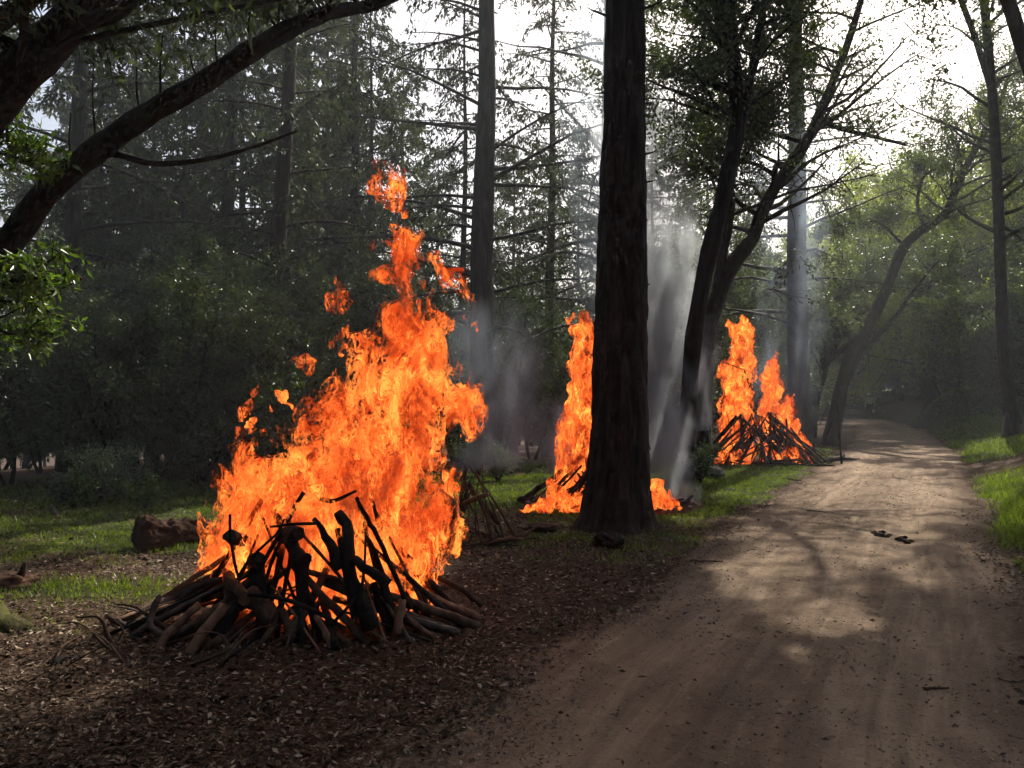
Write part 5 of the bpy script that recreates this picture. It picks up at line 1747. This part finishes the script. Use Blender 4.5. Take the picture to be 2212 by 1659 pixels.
ground_stick('pale curved twig on the soil left of the road', [(1152, 1372), (1165, 1355), (1168, 1340)], 0.009)
ground_stick('thin pale twig forking beside the curved one', [(1130, 1366), (1150, 1352)], 0.005)
ground_stick('thin dark twig on the road edge at bottom centre', [(1048, 1466), (1110, 1484)], 0.007, 'log_bark')
ground_stick('short light twig at the bottom of the road', [(1090, 1560), (1098, 1580)], 0.005)
ground_stick('dark stick lying across the near right of the road', [(1990, 1495), (2045, 1492)], 0.008, 'log_bark')
ground_stick('long thin dark twig in the shaded leaf litter centre', [(1490, 1216), (1560, 1222)], 0.010, 'log_bark')
ground_stick('pale forked twig at the right picture edge', [(2150, 1470), (2185, 1478), (2210, 1465)], 0.006)
ground_stick('dark stick on the sunlit road near the droppings', [(1740, 1107), (1800, 1112)], 0.010, 'log_bark')
ground_stick('grey stick lying in the shade by the foot of the big trunk', [(1420, 1168), (1470, 1160)], 0.02, 'dead_wood')
ground_stick('small dark branch in the left meadow grass', [(350, 1290), (400, 1280), (440, 1274)], 0.02, 'log_char')
ground_stick('bleached stick on the bare soil of the left meadow', [(320, 1212), (352, 1204)], 0.02)
ground_stick('crossed bleached stick beside the first in the left meadow', [(305, 1198), (345, 1208)], 0.018, 'log_bark')
ground_stick('short dead branch lying in grass near the far fire', [(1690, 1035), (1730, 1040)], 0.02, 'log_bark')
ground_stick('fallen grey branch at the meadow edge under the dark trees', [(130, 1118), (112, 1090)], 0.03)
lump('bark_chip', 'pale orange bark chip among the leaves in front of the nearest pile', 'bark', 602, 1482, (0.02, 0.045, 0.012), 'log_red', 150, rough=0.3)
rt = np.random.default_rng(151)
for i in range(40):
    left = i < 26
    Y = 2.9 + 5 * rt.random()
    x = float(road_x(Y)) + (-(1.3 + 2.2 * rt.random()) if left else 1.2 + 0.8 * rt.random())
    a = rt.random() * 3.14; Ln = 0.06 + 0.14 * rt.random()
    z = float(surface_z(np.array([x]), np.array([Y]))[0]) + 0.006
    p = np.array([x, Y, z]); d = np.array([math.cos(a), math.sin(a), 0.05])
    stick('twig', 'fine dry twig among the fallen leaves left of the road' if left else 'fine dry twig among the fallen leaves on the right road edge', [p, p + d * Ln * 0.5 + rt.normal(size=3) * 0.01, p + d * Ln], [0.004, 0.002], 'dead_wood' if i % 2 else 'log_bark', rt, 5, 'twig', 'fine twigs left of the road' if left else 'fine twigs right of the road', 0.1, True, 0.5)


# ------------------------------------------------------------------ person walking away down the road
def skin_mesh(name, verts, edges, radii, mat, parent, rootv=0, sub=2):
    me = bpy.data.meshes.new(name)
    me.from_pydata([tuple(v) for v in verts], edges, [])
    ob = obj(name, me, parent)
    sk = ob.modifiers.new('skin', 'SKIN')
    sk.use_smooth_shade = True
    for i, d in enumerate(me.skin_vertices[0].data):
        r = radii[i]
        d.radius = (r, r) if not isinstance(r, tuple) else r
        d.use_root = (i == rootv)
    sb = ob.modifiers.new('sub', 'SUBSURF')
    sb.levels = sb.render_levels = sub
    me.materials.append(M[mat])
    return ob


M['skin'] = principled('skin', lambda k: (0.32, 0.18, 0.12), 0.6)
M['jacket'] = principled('jacket', lambda k: k.ramp(k.noise(k.coord(), 14, 3), [(0.3, (0.24, 0.29, 0.11)), (0.7, (0.33, 0.38, 0.16))]), 0.85)
M['trousers'] = principled('trousers', lambda k: (0.012, 0.012, 0.014), 0.85)
M['helmet'] = principled('helmet', lambda k: (0.8, 0.8, 0.76), 0.4)
M['boot'] = principled('boot', lambda k: (0.015, 0.011, 0.009), 0.6)
M['can'] = principled('can', lambda k: (0.55, 0.54, 0.52), 0.35)


def person():
    Y = 53.5
    x = (1878 - CX) / FPX * Y
    z = float(g_large(x, Y)) + 0.03
    root = thing('person', 'person in an olive jacket and helmet walking away down the road', 'person', (x, Y, z))
    # body, walking, seen from behind (faces +Y)
    V = [(0, 0, 0.96), (0, 0.01, 1.2), (0, 0.0, 1.42), (0, 0.0, 1.50), (0, 0.03, 1.60), (0, 0.02, 1.70),
         (-0.10, 0, 0.92), (-0.11, 0.10, 0.52), (-0.11, 0.02, 0.10), (-0.12, 0.16, 0.04),
         (0.10, 0, 0.92), (0.11, 0.02, 0.50), (0.11, -0.16, 0.13), (0.12, -0.05, 0.04),
         (-0.19, 0, 1.40), (-0.25, -0.02, 1.13), (-0.25, 0.08, 0.88), (-0.25, 0.10, 0.80),
         (0.19, 0, 1.40), (0.26, -0.04, 1.13), (0.27, 0.02, 0.88), (0.27, 0.04, 0.80)]
    E = [(0, 1), (1, 2), (2, 3), (3, 4), (4, 5), (0, 6), (6, 7), (7, 8), (8, 9), (0, 10), (10, 11), (11, 12), (12, 13), (2, 14), (14, 15), (15, 16), (16, 17), (2, 18), (18, 19), (19, 20), (20, 21)]
    R = [0.15, 0.15, 0.15, 0.06, 0.088, 0.07, 0.09, 0.065, 0.045, 0.035, 0.09, 0.065, 0.045, 0.035, 0.06, 0.045, 0.034, 0.03, 0.06, 0.045, 0.034, 0.03]
    skin_mesh('body', V, E, R, 'skin', root)
    jv = [V[0], V[1], V[2], (0, 0, 1.47), V[14], V[15], V[16], V[18], V[19], V[20]]
    jv[0] = (0, 0, 0.90)
    skin_mesh('jacket', jv, [(0, 1), (1, 2), (2, 3), (2, 4), (4, 5), (5, 6), (2, 7), (7, 8), (8, 9)], [0.19, 0.185, 0.185, 0.085, 0.085, 0.068, 0.055, 0.085, 0.068, 0.055], 'jacket', root)
    skin_mesh('trousers', [(0, 0, 0.95), V[6], V[7], V[8], V[10], V[11], V[12]], [(0, 1), (1, 2), (2, 3), (0, 4), (4, 5), (5, 6)], [0.165, 0.11, 0.085, 0.068, 0.11, 0.085, 0.068], 'trousers', root)
    for s, (a, b_) in ((0, ((-0.11, 0.0, 0.09), (-0.12, 0.19, 0.045))), (1, ((0.11, -0.18, 0.11), (0.12, -0.02, 0.045)))):
        skin_mesh('boot', [a, b_], [(0, 1)], [0.06, 0.05], 'boot', root)
    for sx_ in (-1, 1):
        skin_mesh('hand', [(sx_ * 0.26, 0.06, 0.86), (sx_ * 0.26, 0.08, 0.79), (sx_ * 0.255, 0.095, 0.745), (sx_ * 0.245, 0.11, 0.80)], [(0, 1), (1, 2), (1, 3)], [0.032, 0.035, 0.022, 0.014], 'skin', root, sub=1)
    # helmet dome with brim
    n, m_ = 8, 24
    th = np.linspace(0.03, math.pi / 2, n); ph = np.linspace(0, 2 * math.pi, m_, endpoint=False)
    TH, PH = np.meshgrid(th, ph, indexing='ij')
    D = np.stack([0.125 * np.sin(TH) * np.cos(PH), 0.145 * np.sin(TH) * np.sin(PH) + 0.02, 1.655 + 0.125 * np.cos(TH)], -1)
    brim = np.stack([0.16 * np.cos(ph), 0.185 * np.sin(ph) + 0.02, np.full(m_, 1.645)], -1)
    Vv = np.concatenate([D.reshape(-1, 3), brim])
    i = np.arange(n)[:, None] * m_; j = np.arange(m_)[None, :]; j2 = (j + 1) % m_
    Q = np.stack([i + j, i + m_ + j, i + m_ + j2, i + j2], -1).reshape(-1, 4)
    obj('helmet', mesh_from('helmet', Vv, [Q, np.arange(m_)[None, :]], [M['helmet']]), root)
    # the can carried in the right hand
    can = thing('fuel_can', 'small pale can carried in the right hand of the walking person', 'can', (x + 0.30, Y + 0.06, z + 0.44))
    w = Wood()
    w.tube([[0, 0, 0], [0, 0, 0.02], [0, 0, 0.2], [0, 0, 0.24]], [0.075, 0.08, 0.08, 0.03], 16)
    obj('canister', w.mesh('canister', M['can']), can)
    w = Wood()
    w.tube(smooth_path([[-0.06, 0, 0.2], [-0.05, 0, 0.29], [0, 0, 0.32], [0.05, 0, 0.29], [0.06, 0, 0.2]], 12), [0.006, 0.006], 6)
    obj('handle', w.mesh('handle', M['can']), can)


person()


# ------------------------------------------------------------------ smoke: real volumes drifting off the piles
def smoke(label, pts, dens, seed, color=(0.80, 0.86, 0.95), nscale=1.6, aniso=0.35, name='smoke'):
    """pts: list of (px, py, Y, radius px): a bent plume; density fades outward from its axis"""
    P = smooth_path([PX(a, b_, c) for a, b_, c, _ in pts], 22)
    R = np.interp(np.linspace(0, 1, 22), np.linspace(0, 1, len(pts)), [r / FPX * c for _, _, c, r in pts])
    base = P[0].copy()
    P = P - base
    H = P[-1][2]
    w = Wood()
    w.tube(P, R * 1.02, 14)
    V = np.concatenate(w.V)
    m, nt, out = new_mat('smoke_' + str(seed))
    k = NT(nt)
    sep = k.n("ShaderNodeSeparateXYZ")
    k.l(k.coord("Object"), sep.inputs[0])
    zz = k.math('DIVIDE', sep.outputs[2], H, clamp=True)

    def curve(vals):
        lo, hi = min(vals), max(vals)
        if hi - lo < 1e-4:
            return lo
        fc = k.n("ShaderNodeFloatCurve")
        cv = fc.mapping.curves[0]
        ts = np.linspace(0, 1, 8)
        vs = np.interp(ts, P[:, 2] / H, vals)
        while len(cv.points) < 8:
            cv.points.new(0.5, 0.5)
        for q, t, v in zip(cv.points, ts, vs):
            q.location = (t, (v - lo) / (hi - lo))
        fc.mapping.update()
        k.l(zz, fc.inputs[1])
        return k.math('ADD', k.math('MULTIPLY', fc.outputs[0], float(hi - lo)), float(lo))
    cxn, cyn, rn = curve(P[:, 0]), curve(P[:, 1]), curve(R)
    wob = k.math('MULTIPLY', k.math('SUBTRACT', k.noise(k.coord("Object"), nscale * 0.55, 2, 0.5), 0.5), k.math('MULTIPLY', rn, 1.6) if not isinstance(rn, float) else rn * 1.6)
    dx = k.math('ADD', k.math('SUBTRACT', sep.outputs[0], cxn), wob); dy = k.math('SUBTRACT', sep.outputs[1], cyn)
    d = k.math('DIVIDE', k.math('SQRT', k.math('ADD', k.math('MULTIPLY', dx, dx), k.math('MULTIPLY', dy, dy))), rn)
    fall = k.maprange(d, 0.98, 0.25, 0, 1)
    n1 = k.noise(k.coord("Object", (1, 1, 0.55)), nscale, 4, 0.6, 0.8)
    n1 = k.maprange(n1, 0.43, 0.64, 0.0, 1.0)
    ends = k.math('MULTIPLY', k.maprange(zz, 0.0, 0.05, 0.5, 1), k.maprange(zz, 0.15, 0.9, 1, 0))
    den = k.math('MULTIPLY', k.math('MULTIPLY', fall, n1), k.math('MULTIPLY', ends, dens))
    pv = k.n("ShaderNodeVolumePrincipled")
    pv.inputs["Color"].default_value = (*color, 1)
    pv.inputs["Anisotropy"].default_value = aniso
    k.l(den, pv.inputs["Density"])
    k.l(pv.outputs[0], out.inputs["Volume"])
    me = mesh_from('smoke', V, [np.concatenate(w.Q), np.concatenate(w.T)], [m])
    obj('smoke', me, None, base, kind='stuff', label=label, category='smoke')


smoke('bright blue-white smoke column rising right behind the big trunk', [(1430, 1092, 12.7, 62), (1432, 1010, 13.1, 74), (1436, 880, 14.2, 80), (1440, 760, 15.4, 90), (1446, 640, 16.0, 100), (1425, 520, 16.3, 105), (1395, 380, 16.6, 100), (1370, 180, 17.0, 120), (1360, 0, 17.4, 140)], 7.0, 1, color=(0.86, 0.93, 1.0), nscale=1.5, aniso=0.5)
smoke('thin white smoke creeping along the ground at the right end of the middle pile', [(1470, 1085, 11.9, 45), (1478, 1072, 12.0, 40), (1484, 1055, 12.1, 34), (1490, 1030, 12.2, 28)], 9.0, 2, nscale=4.0)
smoke('small bluish puff of smoke on the left of the middle fire', [(1195, 1060, 12.3, 30), (1210, 1010, 12.3, 45), (1205, 960, 12.4, 48), (1215, 900, 12.5, 50), (1220, 820, 12.6, 55)], 9.0, 3, color=(0.7, 0.82, 1.0), nscale=3.0)
smoke('grey smoke drifting between the tallest flame and the middle fire', [(1090, 1010, 9.6, 120), (1080, 900, 9.7, 130), (1075, 800, 9.8, 130), (1060, 700, 9.9, 110), (1050, 600, 10.2, 100)], 2.0, 4, color=(0.74, 0.85, 1.0), nscale=1.9)
smoke('blue smoke haze climbing the grey conifer behind the far fire', [(1690, 960, 21.4, 70), (1690, 850, 21.4, 85), (1700, 720, 21.6, 90), (1715, 600, 21.8, 90), (1710, 450, 22.2, 95), (1690, 250, 22.8, 110), (1680, 50, 23.4, 130)], 0.9, 5, color=(0.66, 0.80, 1.0), nscale=0.9)
smoke('faint smoke wisps between the leaning tree and the far fire', [(1515, 930, 16, 30), (1512, 850, 16, 40), (1518, 760, 16, 45), (1530, 640, 16.2, 50)], 2.6, 6, nscale=1.6)

smoke('thin blue smoke rising above the middle fire past the left side of the big trunk', [(1275, 720, 13.2, 45), (1280, 600, 13.6, 60), (1285, 450, 14.2, 70), (1290, 280, 15.0, 85), (1300, 80, 16.0, 100), (1310, -120, 17.0, 120)], 1.6, 7, color=(0.70, 0.83, 1.0), nscale=1.3, aniso=0.5)

# ------------------------------------------------------------------ the hazy air of the wood
HZ = 0.0017
bm_v = [(-130, -30, -12), (130, -30, -12), (130, 430, -12), (-130, 430, -12), (-130, -30, 40), (130, -30, 40), (130, 430, 40), (-130, 430, 40)]
m, nt, out = new_mat('haze')
k = NT(nt)
pv = k.n("ShaderNodeVolumePrincipled")
pv.inputs["Color"].default_value = (0.86, 0.92, 1.0, 1)
pv.inputs["Density"].default_value = HZ
pv.inputs["Anisotropy"].default_value = 0.4
k.l(pv.outputs[0], out.inputs["Volume"])
me = bpy.data.meshes.new('haze')
me.from_pydata(bm_v, [], [(0, 3, 2, 1), (4, 5, 6, 7), (0, 1, 5, 4), (1, 2, 6, 5), (2, 3, 7, 6), (3, 0, 4, 7)])
me.materials.append(m)
obj('haze', me, kind='stuff', label='thin blue smoky air hanging through the wood', category='haze')
